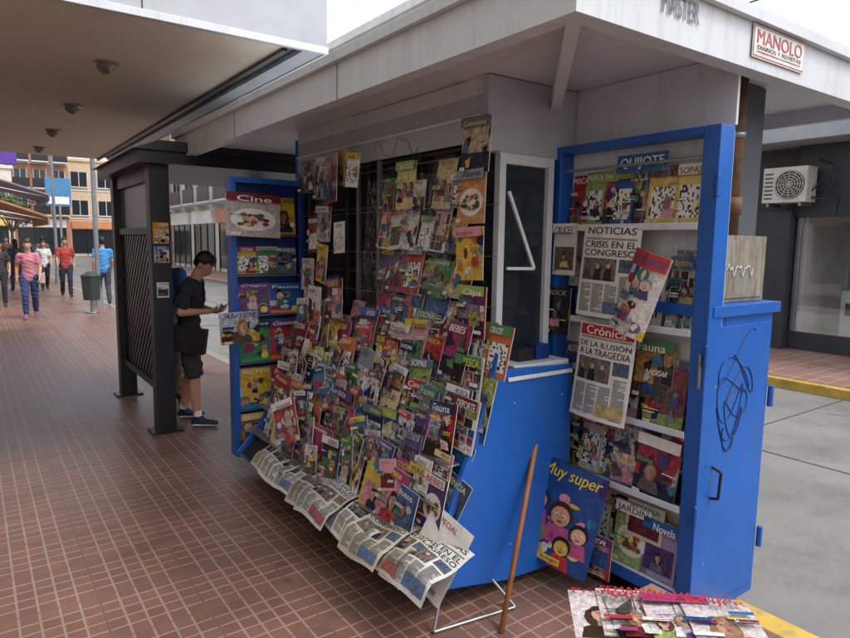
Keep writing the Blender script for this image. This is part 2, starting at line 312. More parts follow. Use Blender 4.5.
YEL=mat('yellow_kerb_paint',lin((190,156,66)),0.8,var=0.2,scale=3,dirt=lin((120,112,98)),dirt_amt=1.0)
KERBM=mat('kerb_concrete',lin((140,136,128)),0.85,dirt=lin((95,90,84)))
# ------------------------------------------------------------------ ground
g=B('ground'); g.face([(-400,-400,-0.14),(400,-400,-0.14),(400,400,-0.14),(-400,400,-0.14)],GROUNDM); g.done()
g=B('sidewalk'); g.box(-6,2.8,-12,58,-0.13,0,TILE); g.done()
g=B('kerb'); g.box(2.8,2.95,-12,3,-0.135,-0.002,YEL); g.box(2.8,2.95,3.01,58,-0.135,-0.002,KERBM); g.done(bevel=0.012)
g=B('road'); g.box(2.95,8.5,-40,120,-0.2,-0.125,ROADM)
crk=mat('tar_joint',lin((78,76,73)),0.8)
for y in (-3.6,-0.2,3.1,6.6,10,13.5,17,21,25,30,36): g.box(2.95,8.5,y,y+0.018,-0.2,-0.121,crk)
g.box(5.7,5.718,-40,60,-0.2,-0.1205,crk)
rc=random.Random(3)
for k in range(9):
    p=Vector((rc.uniform(3.3,8),rc.uniform(-1,9),-.1215)); a=rc.uniform(0,6.3)
    for q in range(14):
        a+=rc.uniform(-.6,.6); n_=p+Vector((math.cos(a),math.sin(a),0))*.14; d=(n_-p).normalized(); sd=Vector((-d.y,d.x,0))*rc.uniform(.002,.006)
        g.face([p-sd,n_-sd,n_+sd,p+sd],crk); p=n_
g.done()
g=B('sidewalk'); g.box(8.62,11.5,-40,58,-0.13,0.0,TILE2); g.done()
g=B('kerb'); g.box(8.5,8.62,-40,9,-0.135,-0.002,YEL); g.box(8.5,8.62,9.01,58,-0.135,-0.002,KERBM); g.done(bevel=0.012)
# ------------------------------------------------------------------ text glyph cache
WORDS="MASTER MANOLO QUIJOTE SODAS SOPAS Clips HISTORIA Crónica COCINA MODA SALUD AUTOS CRUCES MUNDO HOGAR TEJIDO BEBES NOTICIAS DEPORTE JARDIN VIDA MUJER Pronto Juegos MUSICA CIENCIA Fauna ROCK Genios COMICS Humanos PLANETA Novela REVISTA Tango bricolaje Motos PESCA fotos Arte ahora SEMANA Cine Luz Muy".split()
WORDS+=["DE LA ILUSIÓN","A LA TRAGEDIA","DIARIOS Y REVISTAS","El mejor juego","Muy super","OFERTA","100 JUEGOS","ESPECIAL","GRATIS","Recetas faciles","Nueva edicion","CRISIS EN EL","CONGRESO","HOY","EL DIARIO","LA NACION HOY","PUBLICIDAD","ALQUILA"]
GL={}
tmp=[]
for w in WORDS:
    c=bpy.data.curves.new('t','FONT'); c.body=w; c.size=1; c.offset=0.0; c.resolution_u=3; c.space_character=1.0
    o=bpy.data.objects.new('t',c); scene.collection.objects.link(o); tmp.append((w,o))
bpy.context.view_layer.update()
dg=bpy.context.evaluated_depsgraph_get()
for w,o in tmp:
    me=bpy.data.meshes.new_from_object(o.evaluated_get(dg))
    vs=np.array([(v.co.x,v.co.y) for v in me.vertices]); fs=[tuple(p.vertices) for p in me.polygons]
    mn=vs.min(0);mxx=vs.max(0)
    GL[w]=((vs-mn)/(mxx-mn),fs,(mxx[0]-mn[0])/(mxx[1]-mn[1]))
    bpy.data.meshes.remove(me)
for w,o in tmp:
    c=o.data; bpy.data.objects.remove(o); bpy.data.curves.remove(c)
# ------------------------------------------------------------------ printing
DES=0.16
class Ink:
    def __init__(s,name,m): s.n=name;s.v=[];s.f=[];s.c=[];s.k=[];s.mt=m
    def add(s,pts,fs,col,a=1.0):
        i=len(s.v); s.v+=pts if isinstance(pts[0],list) else [tuple(p) for p in pts]
        g_=.3*col[0]+.55*col[1]+.15*col[2]
        c=(*lin([(v*(1-DES)+g_*DES)*.94 for v in col]),a)
        n=0
        for f in fs: s.f.append([i+k for k in f]); n+=len(f)
        s.c.append(c); s.k.append(n)
    def done(s,parent=None):
        me=bpy.data.meshes.new(s.n); me.from_pydata(s.v,[],s.f); me.materials.append(s.mt)
        ca=me.color_attributes.new('Col','FLOAT_COLOR','CORNER')
        ca.data.foreach_set('color',np.repeat(np.array(s.c,dtype=np.float32),s.k,axis=0).reshape(-1))
        o=bpy.data.objects.new(s.n,me); scene.collection.objects.link(o)
        if parent: o.parent=parent
        return o
def frame(o,a,tilt=0,roll=0):
    o=Vector(o);a=math.radians(a);t=math.radians(tilt)
    ux=Vector((math.cos(a),math.sin(a),0));bk=Vector((-math.sin(a),math.cos(a),0))
    uy=bk*math.sin(t)+Vector((0,0,1))*math.cos(t); n=ux.cross(uy)
    r=math.radians(roll); u2=ux*math.cos(r)+uy*math.sin(r); v2=-ux*math.sin(r)+uy*math.cos(r)
    return o,u2,v2,n
class Page:
    def __init__(s,ink,fr,w,h,bend=0,curl=0,thick=0.004,fn=None,cell=0.05):
        s.i=ink;s.w=w;s.h=h;s.o,s.u,s.v,s.n=fr;s.bend=bend;s.curl=curl;s.fn=fn;s.cell=cell
        s.flat=(bend==0 and curl==0 and fn is None)
        if s.flat and thick:
            q=[s.P(0,0,-thick/0.0007),s.P(w,0,-thick/0.0007),s.P(w,h,-thick/0.0007),s.P(0,h,-thick/0.0007),s.P(0,0,-1),s.P(w,0,-1),s.P(w,h,-1),s.P(0,h,-1)]
            ink.add(q,[(3,2,1,0),(0,1,5,4),(1,2,6,5),(2,3,7,6),(3,0,4,7)],(225,222,214))
    def P(s,x,y,l=0):
        if s.fn: return s.fn(x,y)+s.n*(0.0007*l)
        d=0
        if s.bend: d+=s.bend*math.sin(math.pi*x/s.w)
        if s.curl: d+=s.curl*(1-y/s.h)**2
        return s.o+s.u*x+s.v*y+s.n*(0.0007*l+d)
    def rect(s,x0,y0,x1,y1,col,l=1,a=1.0):
        x0=max(0,x0);y0=max(0,y0);x1=min(s.w,x1);y1=min(s.h,y1)
        if x1<=x0 or y1<=y0: return
        nx=ny=1
        if not s.flat: nx=max(1,math.ceil((x1-x0)/s.cell));ny=max(1,math.ceil((y1-y0)/s.cell))
        pts=[s.P(x0+(x1-x0)*i/nx,y0+(y1-y0)*j/ny,l) for j in range(ny+1) for i in range(nx+1)]
        fs=[(j*(nx+1)+i,j*(nx+1)+i+1,(j+1)*(nx+1)+i+1,(j+1)*(nx+1)+i) for j in range(ny) for i in range(nx)]
        s.i.add(pts,fs,col,a)
    def ell(s,cx,cy,rx,ry,col,l=2,a=1.0,n=12):
        pts=[]
        for k in range(n):
            t=2*math.pi*k/n
            pts.append(s.P(min(s.w,max(0,cx+rx*math.cos(t))),min(s.h,max(0,cy+ry*math.sin(t))),l))
        s.i.add(pts,[tuple(range(n))],col,a)
    def poly(s,pp,col,l=2,a=1.0):
        s.i.add([s.P(min(s.w,max(0,x)),min(s.h,max(0,y)),l) for x,y in pp],[tuple(range(len(pp)))],col,a)
    def text(s,w,x0,y0,x1,y1,col,l=5,sh=0):
        vs,fs,_=GL[w]
        X=x0+(x1-x0)*(vs[:,0]*(1-abs(sh))+sh*vs[:,1]); Y=y0+(y1-y0)*vs[:,1]
        e=min(.0012,(y1-y0)*.03)
        for dx in (0,e):   # doubled strike = bold
            if s.flat:
                A=np.array(s.o+s.n*(.0007*(l+(.4 if dx else 0))))+(X+dx)[:,None]*np.array(s.u)+Y[:,None]*np.array(s.v); s.i.add(A.tolist(),fs,col)
            else: s.i.add([s.P(a+dx,b,l+(.4 if dx else 0)) for a,b in zip(X,Y)],fs,col)
    def lines(s,x0,y0,x1,y1,col,lh=0.006,l=3,r=rnd):
        y=y1-lh
        while y>y0:
            e=x1 if r.random()<0.8 else x0+(x1-x0)*r.uniform(0.3,0.9)
            s.rect(x0,y,e,y+lh*0.5,col,l); y-=lh
SAT=[(200,40,44),(226,186,46),(30,96,170),(70,140,80),(214,110,50),(170,50,110),(80,56,130),(236,236,230),(40,130,160),(226,150,170),(24,40,90),(150,180,80),(120,26,34),(232,212,140),(226,222,210),(190,184,172),(130,140,152),(232,232,226),(90,110,130)]
DK=[(22,24,36),(60,26,26),(24,48,56),(30,30,34),(28,32,66),(60,42,30),(84,76,70),(110,92,78)]
SKIN=[(214,162,130),(196,138,106),(226,182,154),(160,108,80)]
TIT=["COCINA","MODA","SALUD","AUTOS","CRUCES","MUNDO","HOGAR","TEJIDO","BEBES","DEPORTE","JARDIN","VIDA","MUJER","Pronto","Juegos","MUSICA","CIENCIA","Fauna","ROCK","Genios","COMICS","Humanos","PLANETA","Novela","REVISTA","HISTORIA","SOPAS","Tango","bricolaje","Motos","PESCA","fotos","Arte","ahora","SEMANA","Cine","Luz"]
SUBT=["OFERTA","100 JUEGOS","ESPECIAL","GRATIS","Recetas faciles","Nueva edicion","El mejor juego"]
def contrast(c,r=rnd):
    return r.choice([(250,250,246),(250,226,60),(250,250,246)]) if sum(c)<420 else r.choice([(20,20,26),(190,30,36),(20,60,140),(60,30,30)])
def face(pg,cx,cy,s,r,l=3):
    sk=r.choice(SKIN);hr=r.choice([(34,22,16),(70,44,24),(160,120,70),(16,14,14),(100,54,32)])
    cl=r.choice(SAT+DK); lean=r.uniform(-.5,.5)*s
    pg.poly([(cx-1.9*s+lean,cy-3.6*s),(cx-1.6*s+lean,cy-1.9*s),(cx-.5*s,cy-1.3*s),(cx+.5*s,cy-1.3*s),(cx+1.6*s+lean,cy-1.9*s),(cx+1.9*s+lean,cy-3.6*s)],cl,l,0.4)
    q=r.uniform(-.25,.25)*s
    pg.ell(cx-q,cy-.15*s-r.random()*.4*s,1.15*s,1.5*s,hr,l+1,0.5,10)
    pg.poly([(cx-.4*s,cy-1.7*s),(cx+.4*s,cy-1.7*s),(cx+.35*s,cy-.6*s),(cx-.35*s,cy-.6*s)],tuple(int(k*.8) for k in sk),l+2)
    pg.ell(cx,cy-.1*s,.76*s,1.05*s,sk,l+3,0.75,12)
    pg.ell(cx+.3*s,cy-.2*s,.44*s,.78*s,tuple(int(k*.82) for k in sk),l+3.5,0.75,10)
    pg.poly([(cx-.85*s,cy+.25*s),(cx-.6*s,cy+1.1*s),(cx+.2*s,cy+1.25*s),(cx+.85*s,cy+.5*s),(cx+.3*s,cy+.65*s)],hr,l+4,0.5)
    if s>.011:
        for k in(-1,1):
            pg.ell(cx+k*.33*s+q*.3,cy+.08*s,.15*s,.055*s,(50,34,30),l+4,n=6); pg.rect(cx+k*.33*s-.17*s+q*.3,cy+.22*s,cx+k*.33*s+.17*s+q*.3,cy+.27*s,hr,l+4)
        pg.rect(cx-.06*s+q*.3,cy-.36*s,cx+.1*s+q*.3,cy-.3*s,tuple(int(k*.7) for k in sk),l+4)
        pg.ell(cx+q*.3,cy-.6*s,.24*s,.075*s,(160,60,64),l+4,n=6)
FB=B('magazine_bags')
def cover(pg,kind,r,title=None,bg=None,tc=None,plain=False,bag=0):
    w,h=pg.w,pg.h
    bg=bg or r.choice(SAT)
    title=title or r.choice(TIT)
    if kind=='portrait':
        pg.rect(0,0,w,h,bg,0,0.55)
        face(pg,w*r.uniform(.35,.65),h*r.uniform(.44,.58),w*r.uniform(.13,.22),r,1)
    elif kind=='group':
        pg.rect(0,0,w,h,bg,0,0.45)
        for k in range(3): face(pg,w*(.2+.3*k),h*r.uniform(.35,.58),w*r.uniform(.09,.13),r,1+5*(k%2))
    elif kind=='puzzle':
        pg.rect(0,0,w,h,bg,0,0.95)
        pg.rect(w*.1,h*.12,w*.9,h*.66,(240,240,236),1)
        n=13;cw=w*.8/n;ch=h*.54/n
        for i in range(n):
            for j in range(n):
                if r.random()<.27: pg.rect(w*.1+i*cw,h*.12+j*ch,w*.1+(i+1)*cw,h*.12+(j+1)*ch,(40,40,44),2)
        if r.random()<.5: face(pg,w*.7,h*.4,w*.13,r,4)
    elif kind=='cartoon':
        pg.rect(0,0,w,h,bg,0,0.6)
        for k in range(9): pg.ell(w*r.random(),h*r.uniform(0,.8),w*r.uniform(.06,.22),h*r.uniform(.03,.12),r.choice(SAT),1,.4,9)
        for k in range(r.randint(2,5)):
            c=r.choice(SAT);cx=w*r.uniform(.15,.85);cy=h*r.uniform(.15,.65);q=w*r.uniform(.07,.15)
            hr=r.choice(SAT+DK)
            pg.poly([(cx-q*1.1,cy-q*2.4),(cx-q*.8,cy-q*.7),(cx+q*.8,cy-q*.7),(cx+q*1.2,cy-q*2.4)],r.choice(SAT),2+k*4,0.6)
            pg.ell(cx,cy+q*.15,q*1.12,q*1.1,hr,2.5+k*4,0.6)
            pg.ell(cx,cy,q,q*.9,r.choice(SKIN+[c]),3+k*4,0.8)
            for e in(-1,1):
                pg.ell(cx+e*q*.36,cy+q*.1,q*.17,q*.22,(250,250,250),4+k*4,n=8)
                pg.ell(cx+e*q*.33,cy+q*.08,q*.10,q*.15,(15,15,20),5+k*4,n=6)
            pg.ell(cx,cy-q*.45,q*.3,q*.1,(150,30,40),4+k*4,n=6)
    elif kind=='food':
        pg.rect(0,0,w,h,bg,0,0.5)
        pg.ell(w*.5,h*.4,w*.42,h*.26,(232,230,224),1,0.9,16)
        for k in range(16): pg.ell(w*r.uniform(.22,.78),h*r.uniform(.28,.52),w*.07,h*.045,r.choice([(180,100,44),(180,50,40),(220,190,110),(80,110,50),(110,60,32),(150,80,40)]),2+k,0.4,7)
    elif kind=='scene':
        pg.rect(0,0,w,h,bg,0,0.25)
        pg.rect(0,0,w,h*r.uniform(.2,.5),r.choice(DK+SAT),1,0.25)
        for k in range(8): pg.poly([(w*(a0:=r.random()),h*(b0:=r.uniform(.05,.6))),(w*(a0+r.uniform(.1,.4)),h*(b0+r.uniform(-.05,.1))),(w*(a0+r.uniform(0,.3)),h*(b0+r.uniform(.1,.35))),(w*(a0-r.uniform(0,.1)),h*(b0+r.uniform(.1,.2)))],r.choice(SAT+DK+DK),2+k,0.25)
        if r.random()<.35: face(pg,w*r.uniform(.35,.65),h*r.uniform(.4,.55),w*.13,r,10)
    elif kind=='book':
        pg.rect(0,0,w,h,bg,0,0.95); pg.rect(w*.08,h*.1,w*.92,h*.55,r.choice(SAT+DK),1,0.2)
        if r.random()<.3: face(pg,w*.5,h*.36,w*.1,r,2)
    elif kind=='collage':
        pg.rect(0,0,w,h,r.choice([(236,234,228),(240,236,220),(40,50,90),(180,40,50)]),0,0.97)
        y=h*.03
        while y<h*.74:
            rh=h*r.uniform(.12,.26); x=w*.04
            while x<w*.85:
                rw=w*r.uniform(.18,.5); pg.rect(x,y,min(w*.96,x+rw),min(h*.8,y+rh*.94),r.choice(SAT+DK),1,0.2)
                if r.random()<.3: face(pg,min(w*.8,x+rw*.5),y+rh*.55,rh*.2,r,2)
                x+=rw+w*.03
            y+=rh
    L0=24
    if kind in('puzzle','cartoon','collage','food') and r.random()<.7 or r.random()<.3:
        bc=r.choice(SAT); pg.rect(0,h*.82,w,h,bc,L0-1,0.97)
    else: bc=bg
    t=tc or contrast(bc,r)
    tw=r.uniform(.5,.88)*w if tc is None else .88*w
    th=min(h*r.uniform(.09,.15),tw/GL[title][2]*1.6)
    x0=r.choice([w*.06,w*.94-tw,(w-tw)/2]); y1=h*r.uniform(.93,.97)
    pg.text(title,x0,y1-th,x0+tw,y1,t,L0,r.choice([0,0,.08]))
    if not plain:
        for k in range(r.randint(1,4)):
            sw=w*r.uniform(.22,.4);x=r.choice([w*.05,w*.95-sw]);y=h*r.uniform(.1,.7)
            c=contrast(bg,r)
            if r.random()<.4:
                pg.rect(x-.004,y-.004,x+sw+.004,y+h*.05,r.choice(SAT),L0); c=(15,15,20)
            if r.random()<.35: pg.text(r.choice(SUBT),x,y,x+sw,y+h*.035,c,L0+1)
            pg.lines(x,y-h*.06,x+sw,y-h*.01,c,.008,L0,r)
        if r.random()<.2: pg.ell(w*r.choice([.2,.8]),h*r.uniform(.15,.7),w*.12,w*.12,r.choice(SAT),L0+2,n=12)
        if r.random()<.5:
            pg.rect(w*.06,h*.03,w*.24,h*.09,(250,250,250),L0+1)
            for k in range(5): pg.rect(w*(.08+.03*k),h*.04,w*(.09+.03*k),h*.08,(10,10,10),L0+2)
    if r.random()<bag:
        m=.008; FB.mesh([pg.P(-m,-m,36),pg.P(w/2,-m,42),pg.P(w+m,-m,36),pg.P(w+m,h+m*2,36),pg.P(w/2,h+m*2,44),pg.P(-m,h+m*2,36)],[(0,1,4,5),(1,2,3,4)],FILM)
def newspage(pg,r,mast="Crónica",mcol=(200,28,36),banner=True,head=("DE LA ILUSIÓN","A LA TRAGEDIA"),base=(222,220,212)):
    w,h=pg.w,pg.h
    pg.rect(0,0,w,h,base,0,0.98)
    if banner:
        pg.rect(w*.03,h*.87,w*.97,h*.985,mcol,1); pg.text(mast,w*.15,h*.885,w*.85,h*.975,(245,245,240),3)
    else: pg.text(mast,w*.08,h*.9,w*.92,h*.975,(20,20,24),3)
    pg.lines(w*.05,h*.84,w*.95,h*.865,(90,90,90),h*.012,2,r)
    if head:
        pg.text(head[0],w*.05,h*.755,w*.95,h*.825,(16,16,18),3); pg.text(head[1],w*.05,h*.665,w*.95,h*.735,(16,16,18),3)
        top=.64
    else: top=.82
    pg.rect(w*.05,h*.4,w*.66,h*top,(120,114,104),1,0.2)
    for k in range(3): pg.poly([(w*(.07+.19*k),h*.4),(w*(.22+.19*k),h*.4),(w*(.2+.19*k),h*(.5+.03*k)),(w*(.1+.19*k),h*(.52))],r.choice(DK),2,.4); pg.ell(w*(.15+.19*k),h*(.54+.01*k),w*.035,h*.03,r.choice(SKIN),2.5,.6,8)
    pg.rect(w*.7,h*.5,w*.95,h*top,r.choice([(140,110,80),(80,100,120)]),1,0.2)
    for c in range(4):
        x=w*(.05+.23*c); pg.lines(x,h*.04,x+w*.2,h*(.37 if c<3 else .47),(110,108,104),h*.011,2,r)
    if r.random()<.8: pg.rect(w*.5,h*.05,w*.95,h*.18,r.choice([(200,176,110),(90,120,160),(170,90,80)]),3,0.5)
KINDS=['portrait','group','puzzle','scene','scene','food','scene','book','collage','collage']
# ------------------------------------------------------------------ NEWSSTAND
ns=empty('newsstand')
rf=B('roof')
X0,X1,Y0,Y1=1.53,3.95,1.37,5.95
rf.box(X0,X1,Y0,Y1,2.60,2.615,WHITE)
rf.box(X0,X0+.03,Y0,Y1,2.40,2.60,WHITE); rf.box(X1-.03,X1,Y0,Y1,2.40,2.60,WHITE)
rf.box(X0+.03,X1-.03,Y0,Y0+.03,2.40,2.60,WHITE); rf.box(X0+.03,X1-.03,Y1-.03,Y1,2.40,2.60,WHITE)
z=2.402
rf.box(X0+.03,X0+.08,Y0+.03,Y1-.03,z,z+.012,WHITE); rf.box(X0+.08,X1-.08,Y0+.03,Y0+.08,z,z+.012,WHITE)
rf.box(X0-.03,X0-.002,Y0,Y1,2.575,2.62,WHITE)
rf.box(X0-.03,X1,Y0-.03,Y0-.002,2.575,2.62,WHITE)
for y in (2.9,4.4): rf.box(X0-.003,X0-.0005,y,y+.004,2.40,2.575,DARK)
rf.done(ns,0.004)
rf=B('ceiling_panels')
y=Y0+.03
k=0
while y<Y1-.05:
    e=min(y+1.1,Y1-.03); rf.box(X0+.03,X1-.03,y+.006,e-.006,2.485+.004*(k%2),2.50+.004*(k%2),WHITE); y=e;k+=1
rf.box(X0+.03,X1-.03,Y0+.03,Y1-.03,2.51,2.53,DARK)
rf.beam((1.56,1.40,2.43),(2.46,2.31,2.40),.05,.06,WHITE)
rf.box(2.02,2.06,2.33,4.45,2.405,2.485,WHITE)
rf.tube([(2.9,1.9,2.48),(2.88,1.88,2.40),(2.86,1.80,2.36),(2.80,1.78,2.30),(2.74,1.7,2.29)],.005,DARK,6)
rf.done(ns,0.002)
bd=B('body_walls')
bd.box(2.97,3.0,2.34,4.5,.08,2.44,BLUE); bd.box(2.02,2.97,4.47,4.5,.08,2.44,BLUE)
bd.box(2.06,2.97,2.36,4.47,.08,.11,DARK)
bd.box(2.03,2.05,2.345,4.47,2.19,2.48,GREYP)
bd.box(2.0,2.60,2.3,2.34,2.13,2.48,GREYP)
bd.box(2.60,3.0,2.30,2.33,.08,2.2,BLUE); bd.box(2.60,3.0,2.30,2.33,2.201,2.48,WHITE)
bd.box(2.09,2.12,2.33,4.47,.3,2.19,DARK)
for y in (2.9,3.45,3.72,4.3): bd.box(2.04,2.085,y,y+.035,1.1,2.19,BLACK)
for z in (1.12,1.5,1.9,2.16): bd.box(2.045,2.08,2.36,4.46,z,z+.02,BLACK)
bd.box(2.02,2.045,3.30,3.33,1.12,2.18,STEEL); bd.box(2.02,2.045,3.56,3.58,1.12,2.18,STEEL)
bd.box(2.015,2.03,2.345,4.47,2.30,2.315,WHITE)
for z in (2.12,1.88,1.64,1.40): bd.cyl((1.985,2.2,z),(1.985,4.3,z-.005),.0025,STEEL,5)
bd.box(1.62,2.95,2.2,4.4,.06,.14,DARK)
for y in (2.3,4.2):
    bd.box(2.8,2.9,y,y+.08,0,.08,BLACK)
    bd.box(1.8,1.88,y,y+.08,0,.06,BLACK)
bd.done(ns,0.003)
we=B('end_window')
z0,z1=1.12,2.13
we.box(2.07,2.11,2.285,2.325,z0,z1,WHITE); we.box(2.40,2.44,2.285,2.325,z0,z1,WHITE)
we.box(2.11,2.40,2.285,2.325,z1-.05,z1,WHITE); we.box(2.11,2.40,2.285,2.325,z0,z0+.04,WHITE)
we.box(2.11,2.40,2.31,2.315,z0+.04,z1-.05,GLASSD)
we.beam((2.115,2.27,1.95),(2.25,2.22,1.58),.02,.015,WHITE); we.beam((2.115,2.27,1.58),(2.25,2.22,1.58),.02,.015,WHITE)
we.box(2.15,2.25,2.2,2.27,1.125,1.19,BLACK); we.box(2.27,2.36,2.2,2.27,1.125,1.20,BLUE2)
we.done(ns,0.003)
lo=B('lower_display')
prof=[(1.95,1.22),(1.90,1.05),(1.78,.74),(1.62,.40),(1.45,.215),(1.45,.18),(2.03,.07),(2.45,.05),(2.45,1.10),(2.0,1.12)]
lo.prism(prof,2.12,2.15,BLUE)
lo.prism(prof,4.25,4.28,BLUE)
lo.prism([(1.975,1.1),(1.93,1.03),(1.81,.72),(1.65,.38),(1.48,.21),(1.5,.17),(2.02,.12),(2.02,1.1)],2.15,4.25,DARK)
lo.box(1.46,1.475,2.02,3.95,.2,.26,STEEL)
lo.box(2.06,2.44,2.14,2.28,1.10,1.125,WHITE)
for k in range(6):
    x=1.90-k*.078;z=1.03-k*.165
    lo.box(x-.055,x+.02,2.16,4.24,z-.008,z,STEEL)
lo.tube([(1.62,2.1,.16),(1.55,2.06,.01),(1.98,2.0,.01),(1.92,2.1,.12)],.008,STEEL)
lo.box(2.0,2.44,2.11,2.118,1.06,1.08,WHITE)
for (x,z) in ((2.05,.95),(2.38,.95),(2.05,.25),(2.38,.2),(1.7,.35)): lo.cyl((x,2.121,z),(x,2.115,z),.008,STEEL,8)
lo.done(ns,0.003)
rr=B('side_rack')
xa,xb=2.47,2.575
rr.box(xa,xb,1.425,1.50,.10,2.19,BLUE); rr.box(xa,xb,2.27,2.33,.10,2.19,BLUE)
rr.box(xa,xb,1.50,2.27,2.155,2.19,BLUE); rr.box(xa,xb,1.50,2.27,.10,.16,BLUE)
rr.box(xb-.01,xb+.02,1.435,2.295,.11,2.18,WHITE)
rr.box(xa+.02,xa+.03,1.51,2.26,2.06,2.075,STEEL)
SH=(1.78,1.325,.88,.54,.165)
for z in SH: rr.box(xa+.005,xb-.012,1.502,2.268,z-.012,z,WHITE)
for z in SH[:4]: rr.box(xa-.004,xa+.004,1.502,2.268,z-.012,z+.02,WHITE)
rr.box(2.60,2.618,1.44,2.295,2.20,2.484,WHITE)
for z in (.5,1.2,1.9): rr.cyl((xa-.006,1.423,z),(xa-.006,1.423,z+.09),.011,BLUE,8)
rr.box(xa-.012,xa-.002,1.44,1.455,1.1,1.25,STEEL)
rr.done(ns,0.004)
fw=B('folding_door_rack')
fw.box(1.50,1.535,4.42,4.54,.12,2.14,BLUE); fw.box(2.02,2.055,4.42,4.54,.12,2.14,BLUE2)
fw.box(1.535,2.02,4.42,4.54,2.10,2.14,BLUE); fw.box(1.535,2.02,4.42,4.54,.12,.15,BLUE); fw.box(1.51,2.05,4.53,4.56,.13,2.13,BLUE2)
for z in (1.74,1.45,1.16,.81,.46): fw.box(1.535,2.02,4.43,4.53,z-.01,z,STEEL)
fw.done(ns,0.003)
lg=B('support_legs')
lg.box(3.08,3.26,1.66,1.84,-.125,2.48,COLUMN)
lg.done(ns,0.005)
ik=Ink('fascia_lettering',PAPER)
pg=Page(ik,frame((2.54,1.362,2.445),0),.43,.125,thick=.002)
pg.rect(0,0,.43,.125,(216,216,210),0,1); pg.rect(.005,.005,.425,.12,(206,60,50),1); pg.rect(.009,.009,.421,.116,(226,224,216),2)
pg.text("MANOLO",.03,.055,.40,.108,(206,40,36),4); pg.text("DIARIOS Y REVISTAS",.035,.033,.395,.049,(60,60,70),4); pg.lines(.035,.014,.395,.03,(190,60,50),.008,4)
pg=Page(ik,frame((1.95,1.365,2.485),0),.3,.1,thick=0)
pg.text("MASTER",.0,.0,.22,.075,(90,94,100),1)
ik.done(ns)
gf=B('graffiti_marks')
def scribble(P,m,seed,n=26,r=.003):
    pts=[]
    for k in range(n*3):
        t=k/(n*3); px=.28*(.5+.5*math.sin(6.3*3*t+seed))*(.5+.5*t); pz=.45*t+.09*math.sin(6.3*5*t+seed*2)+.03*math.sin(40*t)
        pts.append(P(px,pz))
    gf.tube(pts,r,m,5)
scribble(lambda a,b:Vector((2.58+a*1.1,1.4265,.84+b*.9)),INK,1.3,r=.0022)
scribble(lambda a,b:Vector((2.64+a*.9,1.4265,.84+b*.7)),INK,4.0,20,r=.0022)
gf.tube([(2.028,y,2.24+.05*math.sin(y*23)+.015*math.sin(61*y)) for y in [2.9+.012*k for k in range(40)]],.0015,PURPLE,5)
gf.done(ns)
# ----- magazines of main display
ik=Ink('magazine_stock',PAPER)
def row(yh,yl,x,z,h,tilt,step,kinds,r,ang=-90,w0=.2,jit=.01,skip=0,rl=3,bag=.25):
    s=yh; k=0
    while s>yl:
        if r.random()<skip: s-=step; continue
        q=r.choice([1,1,1,.8,.68,1.1]); hh=h*r.uniform(.92,1.05)*q; w=w0*r.uniform(.88,1.1)*q
        fr=frame((x-.004*(k%3)+r.uniform(-.006,.004),s,z+r.uniform(-jit,jit)),ang+r.uniform(-5,5),tilt+r.uniform(-5,5),r.uniform(-rl,rl))
        cover(Page(ik,fr,w,hh),r.choice(kinds),r,bag=bag)
        s-=step*r.uniform(.85,1.2)*max(.8,q);k+=1
r=random.Random(11)
UK=['portrait','group','scene','collage','book','scene','puzzle','scene']
row(3.22,2.48,1.985,1.88,.26,5,.17,UK,r,w0=.19,rl=6)
row(3.25,2.48,1.975,1.66,.25,10,.135,UK,r,w0=.15,rl=7)
row(3.25,2.48,1.955,1.43,.26,14,.15,UK,r,w0=.2,rl=6)
row(3.25,2.46,1.935,1.20,.26,16,.15,UK,r,w0=.19,rl=5)
row(3.25,2.46,1.915,1.10,.2,18,.12,UK,r,w0=.14,rl=6)
for (y,z,t,b,kd,tt) in [(2.40,2.03,'Genios',(196,186,150),'scene',1),(2.42,1.79,'Fauna',(216,150,90),'food',0),(2.42,1.52,'Juegos',(230,190,50),'cartoon',2),(2.40,1.25,'Clips',(90,140,180),'collage',0)]:
    cover(Page(ik,frame((1.92,y,z),-90,2,r.uniform(-3,3)),.2,.25),kd,r,t,b)
for (y,z,kd,w,h) in [(3.98,1.98,'cartoon',.2,.27),(3.74,1.93,'scene',.24,.3),(3.72,2.06,'group',.2,.22),(3.46,2.03,'puzzle',.13,.2),(4.1,1.62,'book',.18,.24),(4.15,1.36,'portrait',.17,.22),(4.12,2.03,'scene',.18,.22),(3.9,1.7,'scene',.17,.23),(3.88,1.44,'group',.19,.25),(3.7,1.62,'book',.14,.2),(3.68,1.2,'collage',.2,.26),(4.0,1.14,'scene',.2,.26),(4.2,1.1,'portrait',.18,.25)]:
    cover(Page(ik,frame((1.92+r.uniform(-.06,.02),y,z),-90+r.uniform(-10,10),3,r.uniform(-6,6)),w,h),kd,r,bag=.4)
for k in range(5):
    x=1.885-k*.078;z=1.03-k*.165
    row(4.2-.04*k,2.26 if k<3 else 2.30,x-.02,z,.255,14,.18,KINDS,r,w0=.195,skip=.1,rl=6,jit=.02)
for k in range(5):
    x=1.93-k*.078;z=1.06-k*.165
    row(4.15,2.2,x-.005,z+.02,.25,12,.13,KINDS,r,w0=.17,bag=0)
for k in range(26):
    y=r.uniform(2.35,3.95); t=r.random(); x=1.90-.36*t; z=1.05-.75*t
    cover(Page(ik,frame((x-.06,y,z+r.uniform(-.03,.08)),-90+r.uniform(-18,18),12,r.uniform(-22,22)),.11,.155),r.choice(['cartoon','scene','book','collage','scene']),r,bag=.7)
ik.done(ns)
def single(name,fr,w,h,kind,r,title=None,bg=None,tc=None,m=PAPER,bag=0,**kw):
    i2=Ink(name,m); pg=Page(i2,fr,w,h,**kw); cover(pg,kind,r,title,bg,tc,bag=bag); return i2.done()
r=random.Random(5)
